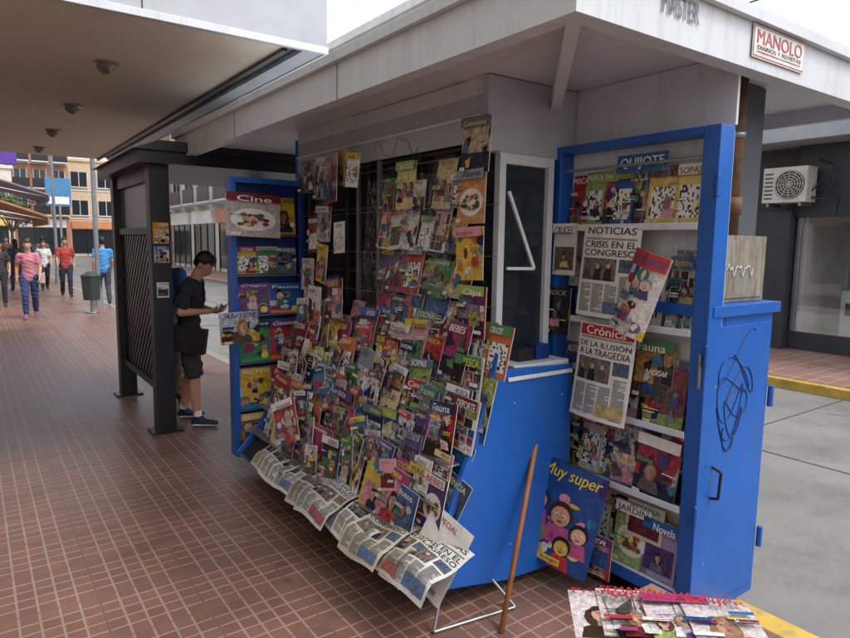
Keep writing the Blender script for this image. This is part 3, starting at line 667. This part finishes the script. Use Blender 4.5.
single('magazine',frame((1.84,2.44,.86),-90,14,-3),.2,.28,'book',r,'Humanos',(120,150,70))
single('magazine',frame((1.83,2.29,.80),-88,13,-2),.2,.30,'scene',r,'PLANETA',(170,186,60),bag=1)
single('magazine',frame((1.74,2.36,.57),-86,14,-14),.2,.26,'group',r,'HISTORIA',(30,110,180),(250,230,60))
single('magazine',frame((1.66,2.33,.43),-84,16,-16),.22,.27,'scene',r,'CIENCIA',(40,60,100),bag=1)
i2=Ink('magazine',PAPER); pg=Page(i2,frame((1.51,2.26,.22),-80,20,-16),.26,.35)
pg.rect(0,0,.26,.35,(232,228,220),0,.97); pg.ell(.12,.13,.085,.075,(150,84,40),1,.5,14); pg.ell(.12,.2,.06,.03,(240,232,220),2,.9)
for k in range(9): pg.ell(.05+.018*k,.08+.02*(k%3),.014,.014,random.Random(k).choice(SAT),3+k%3,.9,8)
pg.text('ESPECIAL',.04,.30,.18,.325,(190,40,40),4); pg.lines(.03,.02,.22,.05,(120,110,100),.008,4); i2.done()
single('magazine',frame((1.45,3.52,.46),-75,10,24),.2,.26,'cartoon',r,'Juegos',(200,50,60),bag=1)
single('magazine',frame((1.80,2.92,.62),-90,14,0),.24,.33,'scene',r,'ROCK',(26,28,36),(200,200,200),bag=1)
single('magazine',frame((1.82,3.18,.7),-90,14,2),.22,.3,'scene',r,'MUSICA',(40,40,60),(190,190,200))
# wing : boxed games on lower shelves, magazines on upper shelves
ik=Ink('boxed_games',PAPER); r=random.Random(21); DES=.08
GB=[(40,100,180),(30,140,190),(200,60,50),(236,190,60),(230,130,50),(120,70,150),(70,160,90)]
for z,h,kd in [(1.745,.27,['scene','portrait']),(1.455,.2,['group','scene','puzzle']),(1.165,.22,['scene','cartoon']),(.815,.3,['cartoon','cartoon']),(.465,.3,['cartoon','cartoon']),(.155,.27,['cartoon','cartoon'])]:
    x=1.545;k=0
    big=z<1.2
    while x<(1.85 if big else 1.94):
        w=.235 if big else .16; pg=Page(ik,frame((x,4.455 if big else 4.47-.006*(k%2),z),0,2 if big else 6,r.uniform(-1,1)),w,h,thick=.045 if big else .004)
        if big:
            bgc=r.choice(GB); cover(pg,'cartoon',r,r.choice(['Genios','Juegos','AUTOS','Fauna','Clips']),bgc,(250,240,200),plain=True)
            pg.rect(0,0,w,h*.1,r.choice(GB),27); pg.ell(w*.8,h*.14,w*.12,w*.1,(240,220,80),28)
        else: cover(pg,r.choice(kd),r,bg=r.choice(SAT))
        x+=w+(.005 if big else -.01);k+=1
ik.done(ns); DES=.16
r=random.Random(3)
single('magazine',frame((1.43,4.33,1.73),3,4,-2),.40,.30,'food',r,'Cine',(196,180,170))
single('magazine',frame((1.36,4.28,.98),10,4,1),.30,.22,'scene',r,'AUTOS',(190,200,215),(40,40,120))
ik=Ink('magazine_stock',PAPER); r=random.Random(31)
def rk(y,z,w,h,kind,title=None,bg=None,tc=None,x=2.53,tilt=7,roll=0,bag=.15):
    cover(Page(ik,frame((x,y,z),-90,tilt,roll),w,h),kind,r,title,bg,tc,bag=bag)
for k in range(5): rk(2.255-.085*k,1.79,.12,.26+.01*(k%2),'puzzle' if k%2 else 'scene',bg=r.choice(SAT),x=2.53-.003*(k%2))
rk(1.93,1.79,.1,.26,'portrait',bg=(240,230,150)); rk(1.86,1.79,.1,.27,'cartoon',bg=(120,170,190))
i3=Page(ik,frame((2.50,1.95,2.03),-90,5),.27,.085); i3.rect(0,0,.27,.085,(24,90,150),0,1); i3.text('QUIJOTE',.02,.015,.25,.07,(245,245,245),2)
rk(1.78,1.79,.15,.26,'puzzle','SODAS',(226,190,60),(20,20,20),x=2.50); rk(1.63,1.79,.12,.26,'puzzle','SOPAS',(230,204,100),(20,20,20),x=2.495)
for k in range(9): rk(2.26-.085*k,1.335,.15,.32,r.choice(KINDS),x=2.53-.003*(k%3))
rk(1.66,1.335,.15,.36,'scene',bag=1)
for k in range(8): rk(2.26-.095*k,.885,.16,.31,r.choice(KINDS),x=2.53-.003*(k%3))
rk(1.80,1.0,.2,.27,'scene','Fauna',(200,150,80),x=2.50); rk(1.73,.885,.2,.27,'scene','HOGAR',(150,70,70),x=2.49)
for k in range(15): rk(2.27-.05*k,.55,.13,.30+.015*(k%3),r.choice(['puzzle','collage','scene','book']),x=2.53-.003*(k%4),roll=r.uniform(-3,1))
rk(1.76,.55,.22,.29,'scene','Clips',(190,50,50),(250,240,200),x=2.48,roll=-3)
rk(1.9,.56,.18,.27,'scene',x=2.5)
for k in range(8): rk(2.26-.09*k,.17,.16,.29+.01*(k%3),r.choice(['puzzle','collage','scene','food']),bg=(180,196,130) if k>4 else None,x=2.53-.003*(k%3))
rk(1.86,.17,.2,.30,'food','JARDIN',(150,190,110),x=2.49); rk(1.70,.17,.18,.27,'book','Novela',(160,140,190),x=2.49); rk(1.80,.32,.2,.17,'book','SEMANA',(200,196,160),x=2.50)
rk(2.29,1.545,.15,.26,'book','CRUCES',(214,212,206),(40,40,40),x=2.455,tilt=2)
rk(2.31,1.24,.15,.24,'scene','ROCK',(36,38,44),(180,180,180),x=2.45,tilt=2)
ik.done(ns)
i2=Ink('newspaper',NEWS); pg=Page(i2,frame((2.43,2.10,1.36),-88,4,-2),.32,.44,bend=.012); newspage(pg,random.Random(4),"NOTICIAS",banner=False,head=("CRISIS EN EL","CONGRESO")); i2.done()
i2=Ink('newspaper',NEWS); pg=Page(i2,frame((2.41,2.08,.87),-88,3,-2),.32,.46,bend=.02,curl=.02); newspage(pg,random.Random(9)); i2.done()
single('magazine',frame((2.38,1.85,1.33),-88,5,-17),.18,.38,'cartoon',random.Random(8),'100 JUEGOS',(226,222,216),(30,90,160),bend=.03)
i2=Ink('magazine',PAPER); DES=.05; pg=Page(i2,frame((2.22,2.30,.14),-76,8,-8),.44,.52,bend=.02); r=random.Random(16)
pg.rect(0,0,.44,.52,(24,76,150),0,.6)
for k in range(26): pg.ell(r.uniform(.02,.42),r.uniform(.02,.36),r.uniform(.01,.035),r.uniform(.01,.03),r.choice(SAT),1+.2*(k%4),.6,10)
pg.poly([(.0,.52),(.44,.52),(.44,.42),(.2,.40),(.0,.44)],(60,30,110),3,.7)
pg.text('Muy super',.10,.425,.42,.505,(250,214,40),6,.05)
for (cx,cy,q,c) in [(.12,.30,.05,(226,176,140)),(.25,.26,.06,(220,160,120)),(.36,.20,.045,(226,176,140)),(.14,.13,.05,(90,160,80)),(.29,.11,.045,(226,186,50))]:
    pg.poly([(cx-q*1.3,cy-q*2.4),(cx-q*.9,cy-q*.8),(cx+q*.9,cy-q*.8),(cx+q*1.3,cy-q*2.4)],r.choice([(200,50,50),(240,200,60),(60,160,180),(200,80,140)]),4,.7)
    pg.ell(cx,cy+q*.25,q*1.1,q*1.05,r.choice([(60,36,24),(190,130,60),(24,20,20)]),5,.6); pg.ell(cx,cy,q*.85,q*.85,c,6,.8)
    for e in(-1,1): pg.ell(cx+e*q*.33,cy+q*.05,q*.17,q*.2,(250,250,250),7,n=8); pg.ell(cx+e*q*.31,cy+q*.03,q*.09,q*.12,(20,20,20),8,n=6)
    pg.ell(cx,cy-q*.42,q*.26,q*.09,(150,40,40),7,n=7)
pg.ell(.07,.39,.055,.04,(240,230,90),8); pg.text('GRATIS',.03,.38,.11,.398,(180,30,40),9); pg.rect(.02,.015,.3,.05,(240,200,50),8); pg.text('El mejor juego',.03,.022,.29,.044,(30,40,110),9)
i2.done(); DES=.16
single('magazine',frame((2.36,2.05,.10),-84,6,0),.26,.20,'collage',random.Random(24),'MUJER',(40,80,66))
i2=Ink('newspaper',NEWS); r=random.Random(77)
def tray(y0,w,d,off,seed):
    L=d; sk=r.uniform(-.08,.08)
    def fn(a,b):
        y=y0-a+sk*b
        wv=.009*math.sin(a*17+seed)+.008*math.sin(b*23+seed*2+a*9)
        x=1.34+off+b*.80; z=.30+.24*b+wv
        if b<.08: z-= (.08-b)*.75; x+= (.08-b)*.25
        return Vector((x,y,z+.004*seed2))
    seed2=seed%7
    p=Page(i2,(Vector((0,0,0)),Vector((0,-1,0)),Vector((.9,0,.3)),Vector((-.3,0,.95))),w,L,fn=fn,cell=.03)
    newspage(p,r,r.choice(["EL DIARIO","NOTICIAS","LA NACION HOY"]),r.choice([(30,70,140),(180,50,46)]),r.random()<.3,r.choice([None,None,("CRISIS EN EL","CONGRESO"),("PUBLICIDAD","ALQUILA")]),r.choice([(214,212,205),(200,196,186),(196,186,160),(186,190,196)]))
yy=3.88
for k in range(11):
    tray(yy,.33,.36,r.uniform(-.04,.04)+(.02 if k<2 else 0),k+1); yy-=.163
i2.done()
FB.done(ns)
pl=B('plastic_film')
def sheet(y0,z0,w,h,x,seed,tilt=0,n=14):
    vs=[];fs=[]
    for j in range(n+1):
        for i in range(n+1):
            a=i/n;b=j/n;p=Vector((a*3,b*3,seed))
            d=.018*noise.noise(p)+.006*noise.noise(p*2.3)
            vs.append((x+d+tilt*b,y0-a*w+.02*noise.noise(Vector((b*4,seed*3,0))),z0+b*h+.02*noise.noise(Vector((a*4,seed,5)))))
    for j in range(n):
        for i in range(n): k=j*(n+1)+i; fs.append((k,k+1,k+n+2,k+n+1))
    pl.mesh(vs,fs,FILM)
sheet(3.3,1.18,.82,.42,1.85,1.5,.03); sheet(3.25,1.55,.8,.5,1.88,5.1,.03)
pl.done(ns,smooth=True)
# ------------------------------------------------------------------ utility cabinet etc
uc=empty('utility_cabinet')
b=B('cabinet_body')
b.box(2.63,3.04,1.44,2.15,.02,1.40,BLUE)
b.box(2.505,2.628,1.442,1.52,.02,1.40,BLUE)
b.box(2.50,3.07,1.42,2.17,1.402,1.45,BLUE)
b.box(2.54,3.01,1.428,1.439,.08,1.36,BLUE)
for z in (.25,.95): b.cyl((3.048,1.425,z),(3.048,1.425,z+.1),.014,BLUE,8)
b.tube([(2.58,1.43,.60),(2.58,1.39,.61),(2.58,1.385,.73),(2.58,1.43,.745)],.007,BLACK,8)
for z in (.3,.7,1.1): b.cyl((2.56,1.428,z),(2.56,1.424,z),.007,STEEL,8)
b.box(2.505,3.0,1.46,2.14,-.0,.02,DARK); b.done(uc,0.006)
eb=empty('electrical_box'); b=B('box_body'); b.box(2.66,3.05,1.50,1.74,1.452,1.75,RUST); b.box(2.68,3.03,1.494,1.499,1.47,1.73,RUST)
b.tube([(2.7+.015*k,1.489,1.60+.035*math.sin(k*1.9)*math.cos(k*.7)) for k in range(16)],.0025,WHITE,5); b.done(eb,.012)
b=B('conduit_pipe'); b.cyl((2.93,1.62,1.75),(2.93,1.62,2.48),.04,RUST2,14); b.cyl((2.93,1.62,1.85),(2.93,1.62,1.93),.048,RUST2,14); b.cyl((2.93,1.62,2.2),(2.93,1.62,2.23),.047,STEEL,14); b.done(eb,0,True)
b=B('wooden_pole'); b.cyl((1.80,1.90,0),(2.43,2.25,1.09),.0125,WOOD,12); b.done(smooth=True)
tb=empty('display_table')
TW=mat('table_wood',lin((140,110,84)),.55,var=.25,scale=9)
b=B('table_top'); b.box(1.62,1.94,.92,1.27,.46,.485,TW)
for x in (1.64,1.88):
    for y in (.94,1.21): b.box(x,x+.04,y,y+.04,0,.46,TW)
b.box(1.68,1.88,1.235,1.25,.39,.46,TW); b.box(1.645,1.66,.98,1.21,.39,.46,TW); b.done(tb,.003)
r=random.Random(44)
for k in range(7):
    i2=Ink('magazine',PAPER)
    a=math.radians(-42+r.uniform(-6,6)); o=Vector((1.575+.032*k+(.045 if k%2 else 0),1.30-.05*k+r.uniform(-.008,.008),.492+.0075*k))
    ux=Vector((math.cos(a),math.sin(a),.03)).normalized(); up=Vector((-math.sin(a),math.cos(a),0)).normalized(); n=ux.cross(up).normalized()
    pg=Page(i2,(o-up*.15-ux*.02,ux,n.cross(ux),n),.21,.27); cover(pg,r.choice(['portrait','group','scene']),r,r.choice(['MUJER','Pronto','VIDA','SEMANA','ahora']),r.choice([(226,222,218),(214,206,202),(180,176,172)]),r.choice([(196,40,50)])); i2.done()
# ------------------------------------------------------------------ building canopy (left)
LBW=mat('stucco_wall',lin((206,198,184)),.85,var=.1,scale=1,dirt=lin((130,122,110)))
cn=empty('building_canopy')
b=B('canopy_slab')
b.box(-2.6,1.83,4.17,11.9,3.0,3.2,SOFF)
b.box(1.83,1.95,4.2,11.9,3.03,3.2,BLACK)
b.box(1.95,2.09,4.17,11.9,3.0,3.2,GREYP)
b.box(1.80,1.835,4.2,11.9,2.975,3.0,BLACK)
b.box(-2.6,2.10,4.13,4.168,2.99,4.0,GREYP)
b.box(2.092,2.12,4.17,11.9,2.99,4.0,WHITE)
b.box(-2.6,2.09,4.17,11.9,3.7,3.75,DARK)
b.box(-2.6,2.10,4.11,4.128,2.985,3.03,WHITE)
for x in (-.4,.9,): b.box(x,x+.006,4.125,4.129,3.03,4.0,DARK)
b.done(cn,.003)
CHR=mat('lamp_trim',lin((150,145,138)),.3,metal=.6); LENS=mat('lamp_lens',lin((120,115,108)),.2)
for y in (5.37,7.27,9.08,10.9):
    b=B('recessed_lamp'); b.cyl((.91,y,2.999),(.91,y,2.985),.085,CHR,24); b.cyl((.91,y,2.985),(.88,y-.02,2.945),.062,LENS,20,.05); b.done(cn,0)
lb=empty('shop_building')
b=B('walls')
b.box(-9,-2.6,-12,11.9,-.1,7,LBW)
for y in (-8,-4,0,4,8): b.box(-2.62,-2.59,y,y+2.6,.4,2.5,GLASSD); b.box(-2.64,-2.585,y-.05,y,.35,2.55,BLACK); b.box(-2.64,-2.585,y+2.6,y+2.65,.35,2.55,BLACK)
b.done(lb)
# ------------------------------------------------------------------ black shelter
sh=empty('news_kiosk_shelter')
b=B('shelter_frame')
for y in (5.72,7.35):
    b.box(1.25,1.41,y,y+.14,0,2.32,BLACK); b.box(1.20,1.46,y-.04,y+.18,0,.02,BLACK)
for y in (5.72,7.35): b.box(2.75,2.9,y,y+.14,0,2.32,BLACK)
b.box(1.15,3.0,5.6,7.6,2.32,2.42,BLACK); b.prism([(1.10,2.42),(3.05,2.42),(2.9,2.5),(1.3,2.5)],5.55,7.65,BLACK)
b.box(1.28,1.38,5.86,7.35,1.74,1.80,BLACK); b.box(1.28,1.38,5.86,7.35,.36,.42,BLACK); b.box(1.28,1.38,5.86,7.35,2.2,2.32,BLACK)
zc0,zc1,yc0,yc1=.42,1.74,5.87,7.34
st=.115
LAT=mat('lattice_black',lin((44,44,47)),.35)
for k in range(-20,40):
    for sgn in(1,-1):
        c=yc0+k*st
        def clip(yv,zv):
            if yv<yc0: zv=zc0+(yc0-c)/sgn; yv=yc0
            if yv>yc1: zv=zc0+(yc1-c)/sgn; yv=yc1
            return yv,zv
        ya,za=c,zc0; yb,zb=c+sgn*(zc1-zc0),zc1
        if max(ya,yb)<=yc0+.01 or min(ya,yb)>=yc1-.01: continue
        ya,za=clip(ya,za); yb,zb=clip(yb,zb)
        if abs(za-zb)>.03: b.beam((1.33+.012*sgn,ya,za),(1.33+.012*sgn,yb,zb),.045,.02,LAT,(1,0,0))
b.box(1.355,1.365,5.87,7.34,.42,1.74,DARK)
b.box(1.32,1.34,5.86,7.35,1.80,2.2,mat('frosted_panel',lin((120,124,126)),.3))
b.done(sh,.0)
ik=Ink('stuck_posters',PAPER); r=random.Random(2)
cover(Page(ik,frame((1.265,5.712,1.66),0),.13,.18,thick=.001),'cartoon',r,'OFERTA',(220,150,40)); cover(Page(ik,frame((1.27,5.712,1.50),0),.12,.14,thick=.001),'collage',r,'HOY')
cover(Page(ik,frame((1.28,5.712,1.2),0),.1,.13,thick=.001),'book',r,'ALQUILA',(225,225,220)); ik.done(sh)
# ------------------------------------------------------------------ background buildings
def facade(name,x0,x1,y0,y1,h,wall,ax,rows,cols,win=GLASSD,frame_m=WHITE,wh=1.4,first=3.6,shop=None,balc=False):
    e=empty(name); b=B('walls'); b.box(x0,x1,y0,y1,-.1,h,wall); b.box(x0-.12,x1+.12,y0-.12,y1+.12,h,h+.25,wall)
    s0,s1=(y0,y1) if ax=='x' else (x0,x1)
    def q(a,bb,za,zb,m,o0,o1):
        if ax=='x': b.box(x0-o1,x0-o0,a,bb,za,zb,m)
        else: b.box(a,bb,y0-o1,y0-o0,za,zb,m)
    cw=(s1-s0)/cols
    for j in range(rows):
        zz=first+j*(h-first)/rows
        for i in range(cols):
            a=s0+cw*(i+.2); c=s0+cw*(i+.8)
            q(a,c,zz+.3,zz+.3+wh,win,.003,.03); q(a-.06,a,zz+.24,zz+.36+wh,frame_m,.003,.06); q(c,c+.06,zz+.24,zz+.36+wh,frame_m,.003,.06)
            q(a-.08,c+.08,zz+.2,zz+.3,frame_m,.003,.12); q((a+c)/2-.03,(a+c)/2+.03,zz+.3,zz+.3+wh,frame_m,.031,.05)
            if balc: q(a-.2,c+.2,zz+.0,zz+.1,frame_m,.003,.9); q(a-.2,c+.2,zz+.1,zz+.9,BLACK,.86,.9)
        q(s0,s1,zz-.1,zz,frame_m,.003,.05)
    n=max(1,int((s1-s0)/4.5))
    for i in range(n):
        a=s0+(s1-s0)*(i+.08)/n;c=s0+(s1-s0)*(i+.92)/n
        q(a,c,.2,2.5,win,.003,.03); q(a,c,2.6,3.3,(shop[i%len(shop)] if shop else frame_m),.003,.2)
        for t in (0,.33,.66,.97): q(a+(c-a)*t,a+(c-a)*t+.06,.0,2.6,BLACK,.031,.07)
    b.done(e); return e
CW=colmat('cream_wall',(214,208,196),rough=.85,dirt=lin((150,142,130)))
LW=colmat('light_wall',(226,226,224),rough=.8); OW=colmat('brick_wall',(170,124,98),rough=.85,var=.2); TW2=colmat('tan_wall',(196,176,150),rough=.85); GW=colmat('grey_wall',(150,152,156),rough=.8)
SB=colmat('blue_sign',(70,130,180),rough=.4);SO=colmat('orange_sign',(196,136,96),rough=.4);SR=colmat('red_sign',(170,64,56),rough=.4);SYl=colmat('yellow_sign',(226,200,120),rough=.4);SW=colmat('white_sign',(235,235,232),rough=.4);SP=colmat('purple_sign',(84,50,150),rough=.5)
facade('office_building',11.0,20,14,30,8.5,LW,'x',2,7,shop=[SW,SYl,SW])
facade('apartment_building',11.0,20,30.1,44,11,CW,'x',3,5,shop=[SO,SW,SW],balc=True)
facade('brick_building',11.0,20,44.1,58,9,OW,'x',2,5,shop=[SB,SYl])
facade('cream_building',11.0,20,7.3,13.9,6,CW,'x',1,3,shop=[SW,SB])
facade('apartment_building',3.2,7.6,66,76,10.5,OW,'y',3,3,shop=[SW,SW],balc=True)
facade('office_building',7.8,17,70,80,9,TW2,'y',2,4,shop=[SO,SW,SYl])
facade('corner_building',-7,3.0,60,72,7,CW,'y',1,4,shop=[SW,SYl])
facade('storefront_building',-9,-1.4,16,34,6,LW,'y',1,2,shop=[SR])
b=B('storefront_building'); b.box(-8,-1.5,34.2,56,-.1,7,TW2)
for y in range(35,55,4): b.box(-1.5,-1.46,y,y+3,.3,2.6,GLASSD); b.box(-1.5,-1.3,y,y+3,2.7,3.3,[SB,SO,SW,SR,SYl][(y//4)%5])
b.done()
def awning(name,x0,x1,y0,y1,z0,z1,m,m2):
    b=B(name); n=8
    for k in range(n):
        ya=y0+(y1-y0)*k/n; yb=y0+(y1-y0)*(k+1)/n; mm=m if k%2 else m2
        b.prism([(x0,z1),(x1,z0),(x1,z0-.22),(x1-.03,z0-.22),(x1-.04,z0-.04),(x0,z1-.05)],ya,yb-.001,mm)
    b.cyl((x0,y0+.1,z1-.6),(x1-.05,y0+.1,z0-.1),.02,STEEL,8); b.cyl((x0,y1-.1,z1-.6),(x1-.05,y1-.1,z0-.1),.02,STEEL,8); return b.done()
tan=colmat('tan_canvas',(170,122,90),rough=.9); crm=colmat('cream_canvas',(210,196,176),rough=.9); mau=colmat('mauve_canvas',(142,128,144),rough=.9); org=colmat('orange_canvas',(190,130,92),rough=.9)
awning('shop_awning',-1.4,1.72,19,24,2.25,3.35,tan,tan)
awning('shop_awning',-1.4,2.4,26,31,3.2,4.4,mau,mau)
awning('shop_awning',-1.4,2.5,36,40,2.6,3.6,org,crm)
b=B('shop_sign'); b.box(-.8,1.25,21.9,22.05,3.75,4.2,SP); b.box(-1.4,-.8,21.95,22.0,3.9,3.96,BLACK); b.box(-.7,.0,21.88,21.9,3.85,4.1,SYl); b.done(bevel=.01)
b=B('advertising_sign'); b.box(4.1,4.2,40,40.2,-.1,3.4,STEEL); b.box(3.5,4.7,40,40.2,3.4,4.9,SB); b.box(3.6,4.6,39.97,39.998,3.5,3.9,SW); b.done(bevel=.01)
PM=mat('pole_paint',lin((120,126,130)),.5)
for (x,y) in ((2.55,17.5),(2.6,27)):
    b=B('street_lamp'); b.cyl((x,y,0),(x,y,6),.06,PM,14,.045); b.cyl((x,y,0),(x,y,.5),.1,PM,14,.07); b.tube([(x,y,6),(x+.3,y,6.4),(x+1.2,y,6.6)],.035,PM,10); b.box(x+1.1,x+1.7,y-.12,y+.12,6.55,6.68,PM); b.done(smooth=False)
BG=colmat('bin_grey_green',(50,58,56),rough=.5)
b=B('litter_bin'); b.cyl((2.2,16.1,.3),(2.2,16.1,.82),.17,BG,20,.2); b.cyl((2.2,16.1,.82),(2.2,16.1,.86),.215,BG,20); b.cyl((2.2,16.1,.86),(2.2,16.1,.95),.2,BG,20,.07); b.cyl((2.2,16.1,0),(2.2,16.1,.3),.04,STEEL,10); b.cyl((2.2,16.1,0),(2.2,16.1,.03),.15,STEEL,16); b.done(bevel=.01)
LEAF=[colmat('leaf_green',(78,100,52),rough=.7,var=.3,scale=2),colmat('leaf_dark_green',(54,76,40),rough=.7,var=.3,scale=2)]
BARK=mat('bark',lin((96,82,68)),.9,var=.3,scale=6,bump=.4)
def tree(x,y,h,R,seed):
    q=random.Random(seed); b=B('street_tree'); t=h*.45
    b.cyl((x,y,0),(x+.05,y,t),.13,BARK,10,.09)
    cs=[]
    for k in range(7):
        a=k*2.4;e=Vector((x+R*.6*math.cos(a),y+R*.6*math.sin(a),h*.6+h*.3*q.random())); b.cyl((x+.05,y,t-.1),e,.06,BARK,7,.02); cs.append(e)
    cs.append(Vector((x,y,h*.9)))
    for k in range(2600):
        c=q.choice(cs); d=Vector((q.gauss(0,1),q.gauss(0,1),q.gauss(0,.7)))*R*.24; p=c+d
        u=Vector((q.uniform(-1,1),q.uniform(-1,1),q.uniform(-1,1))).normalized(); v=u.orthogonal().normalized(); s=q.uniform(.05,.11)
        b.face([p-u*s,p-v*s*.5,p+u*s,p+v*s*.5],LEAF[0 if d.z>-.05 else 1] if q.random()<.8 else LEAF[1])
    b.done()
tree(2.3,50,4.6,1.3,1)
rb=empty('corner_shop'); DG=colmat('dark_fascia',(52,54,58),rough=.5); LG=colmat('light_fascia',(166,170,174),rough=.5)
b=B('walls')
b.box(11.3,20,-14,7.2,2.3,4.2,DG); b.box(11.0,20,5.05,7.2,-.1,2.3,DG)
b.box(10.5,20,-14,7.2,3.35,3.72,LG); b.box(11.15,11.3,-14,5.05,2.2,3.35,DG)
b.box(11.3,20,-14,7.2,-.1,.02,KERBM); b.box(12.9,13.2,-14,5.0,0.02,2.3,LW); b.box(11.3,12.9,4.9,5.04,0.02,2.3,LW)
b.box(11.2,11.3,-14,5.05,.0,.3,DG)
for y in (-9,-6,-3,0.6,3.3,4.95): b.box(11.18,11.26,y,y+.07,.3,2.2,STEEL)
b.done(rb,.01)
m,nt,bs=newmat('shop_glass'); nt.nodes.remove(bs)
tr=nt.nodes.new('ShaderNodeBsdfTransparent'); gl=nt.nodes.new('ShaderNodeBsdfGlossy'); gl.inputs['Roughness'].default_value=.03; mx=nt.nodes.new('ShaderNodeMixShader'); mx.inputs[0].default_value=.25
nt.links.new(tr.outputs[0],mx.inputs[1]); nt.links.new(gl.outputs[0],mx.inputs[2]); nt.links.new(mx.outputs[0],nt.nodes['Material Output'].inputs['Surface'])
b=B('shop_window'); b.box(11.22,11.235,-14,4.95,.3,2.2,m); b.done(rb)
b=B('water_cooler'); b.box(11.7,12.02,4.15,4.47,.02,1.0,SW); b.cyl((11.86,4.31,1.0),(11.86,4.31,1.38),.13,colmat('bottle_blue',(90,150,210),rough=.15),18); b.box(11.68,11.7,4.23,4.39,.6,.8,DG); b.done(bevel=.02)
b=B('shop_counter'); b.box(12.0,12.6,2.2,3.6,.02,1.0,SW); b.box(11.95,12.65,2.15,3.65,1.0,1.04,GW); b.done(bevel=.01)
b=B('air_conditioner'); ACW=colmat('ac_white',(196,192,180),rough=.5,dirt=lin((120,112,100)))
b.box(10.72,11.05,4.72,5.4,2.42,2.98,ACW); b.cyl((10.715,4.98,2.70),(10.70,4.98,2.70),.225,DG,28)
for k in range(5):
    q=.05+.041*k; b.tube([(10.695,4.98+q*math.cos(t*.35),2.70+q*math.sin(t*.35)) for t in range(19)],.006,ACW,5)
for k in range(6): a=k*math.pi/6; b.cyl((10.69,4.98-.22*math.cos(a),2.70-.22*math.sin(a)),(10.69,4.98+.22*math.cos(a),2.70+.22*math.sin(a)),.005,ACW,5)
for k in range(7): b.box(10.71,10.718,5.24,5.37,2.48+.065*k,2.50+.065*k,DG)
b.box(10.75,11.15,4.8,4.84,2.36,2.42,STEEL); b.box(10.75,11.15,5.30,5.34,2.36,2.42,STEEL)
b.tube([(10.9,4.72,2.5),(10.95,4.55,2.45),(10.98,4.45,2.7),(11.0,4.5,3.0),(11.05,4.7,3.1)],.02,BLACK,8); b.tube([(10.9,4.72,2.6),(10.95,4.6,2.75),(10.98,4.35,2.5),(11.05,4.4,2.2)],.015,BLACK,8)
b.done(bevel=.01)
b=B('overhead_cable')
for k,(z,dz) in enumerate([(6.2,.5),(6.6,.4),(5.7,.6)]):
    b.tube([(9.5+.0*t,-14+t*3,z-dz*math.sin(math.pi*t/24)) for t in range(25)],.012,BLACK,5)
b.done()
# ------------------------------------------------------------------ light
w=bpy.data.worlds.new("World"); scene.world=w; w.use_nodes=True; nt=w.node_tree; bg=nt.nodes['Background']
sky=nt.nodes.new('ShaderNodeTexSky'); sky.sky_type='NISHITA'; sky.sun_disc=False
SE=58;SA=150
sky.sun_elevation=math.radians(SE); sky.sun_rotation=math.radians(SA); sky.dust_density=3.0; sky.air_density=1.0
hs=nt.nodes.new('ShaderNodeHueSaturation'); hs.inputs['Saturation'].default_value=.35; hs.inputs['Value'].default_value=2.3
nt.links.new(sky.outputs[0],hs.inputs['Color']); nt.links.new(hs.outputs[0],bg.inputs['Color']); bg.inputs['Strength'].default_value=0.15
sd=bpy.data.lights.new('sun','SUN'); sd.energy=1.1; sd.angle=math.radians(14); sd.color=(1,.98,.94)
so=bpy.data.objects.new('sun',sd); scene.collection.objects.link(so)
dv=Vector((math.sin(math.radians(SA))*math.cos(math.radians(SE)),math.cos(math.radians(SA))*math.cos(math.radians(SE)),math.sin(math.radians(SE))))
so.rotation_euler=dv.to_track_quat('Z','Y').to_euler()
# ------------------------------------------------------------------ camera
TH=math.radians(35.7);PH=math.radians(6.9);RO=math.radians(0.78)
F=Vector((math.sin(TH)*math.cos(PH),math.cos(TH)*math.cos(PH),-math.sin(PH)));R=Vector((math.cos(TH),-math.sin(TH),0));U=R.cross(F)
R2=R*math.cos(RO)+U*math.sin(RO);U2=U*math.cos(RO)-R*math.sin(RO)
cd=bpy.data.cameras.new('camera'); cam=bpy.data.objects.new('camera',cd); scene.collection.objects.link(cam)
M=Matrix((R2,U2,-F)).transposed().to_4x4(); M.translation=Vector((0,0,1.7)); cam.matrix_world=M
cd.sensor_width=36; cd.lens=632/850*36; cd.clip_start=.05; cd.clip_end=1500
scene.camera=cam
scene.view_settings.view_transform='Standard'; scene.view_settings.look='None'; scene.view_settings.exposure=0
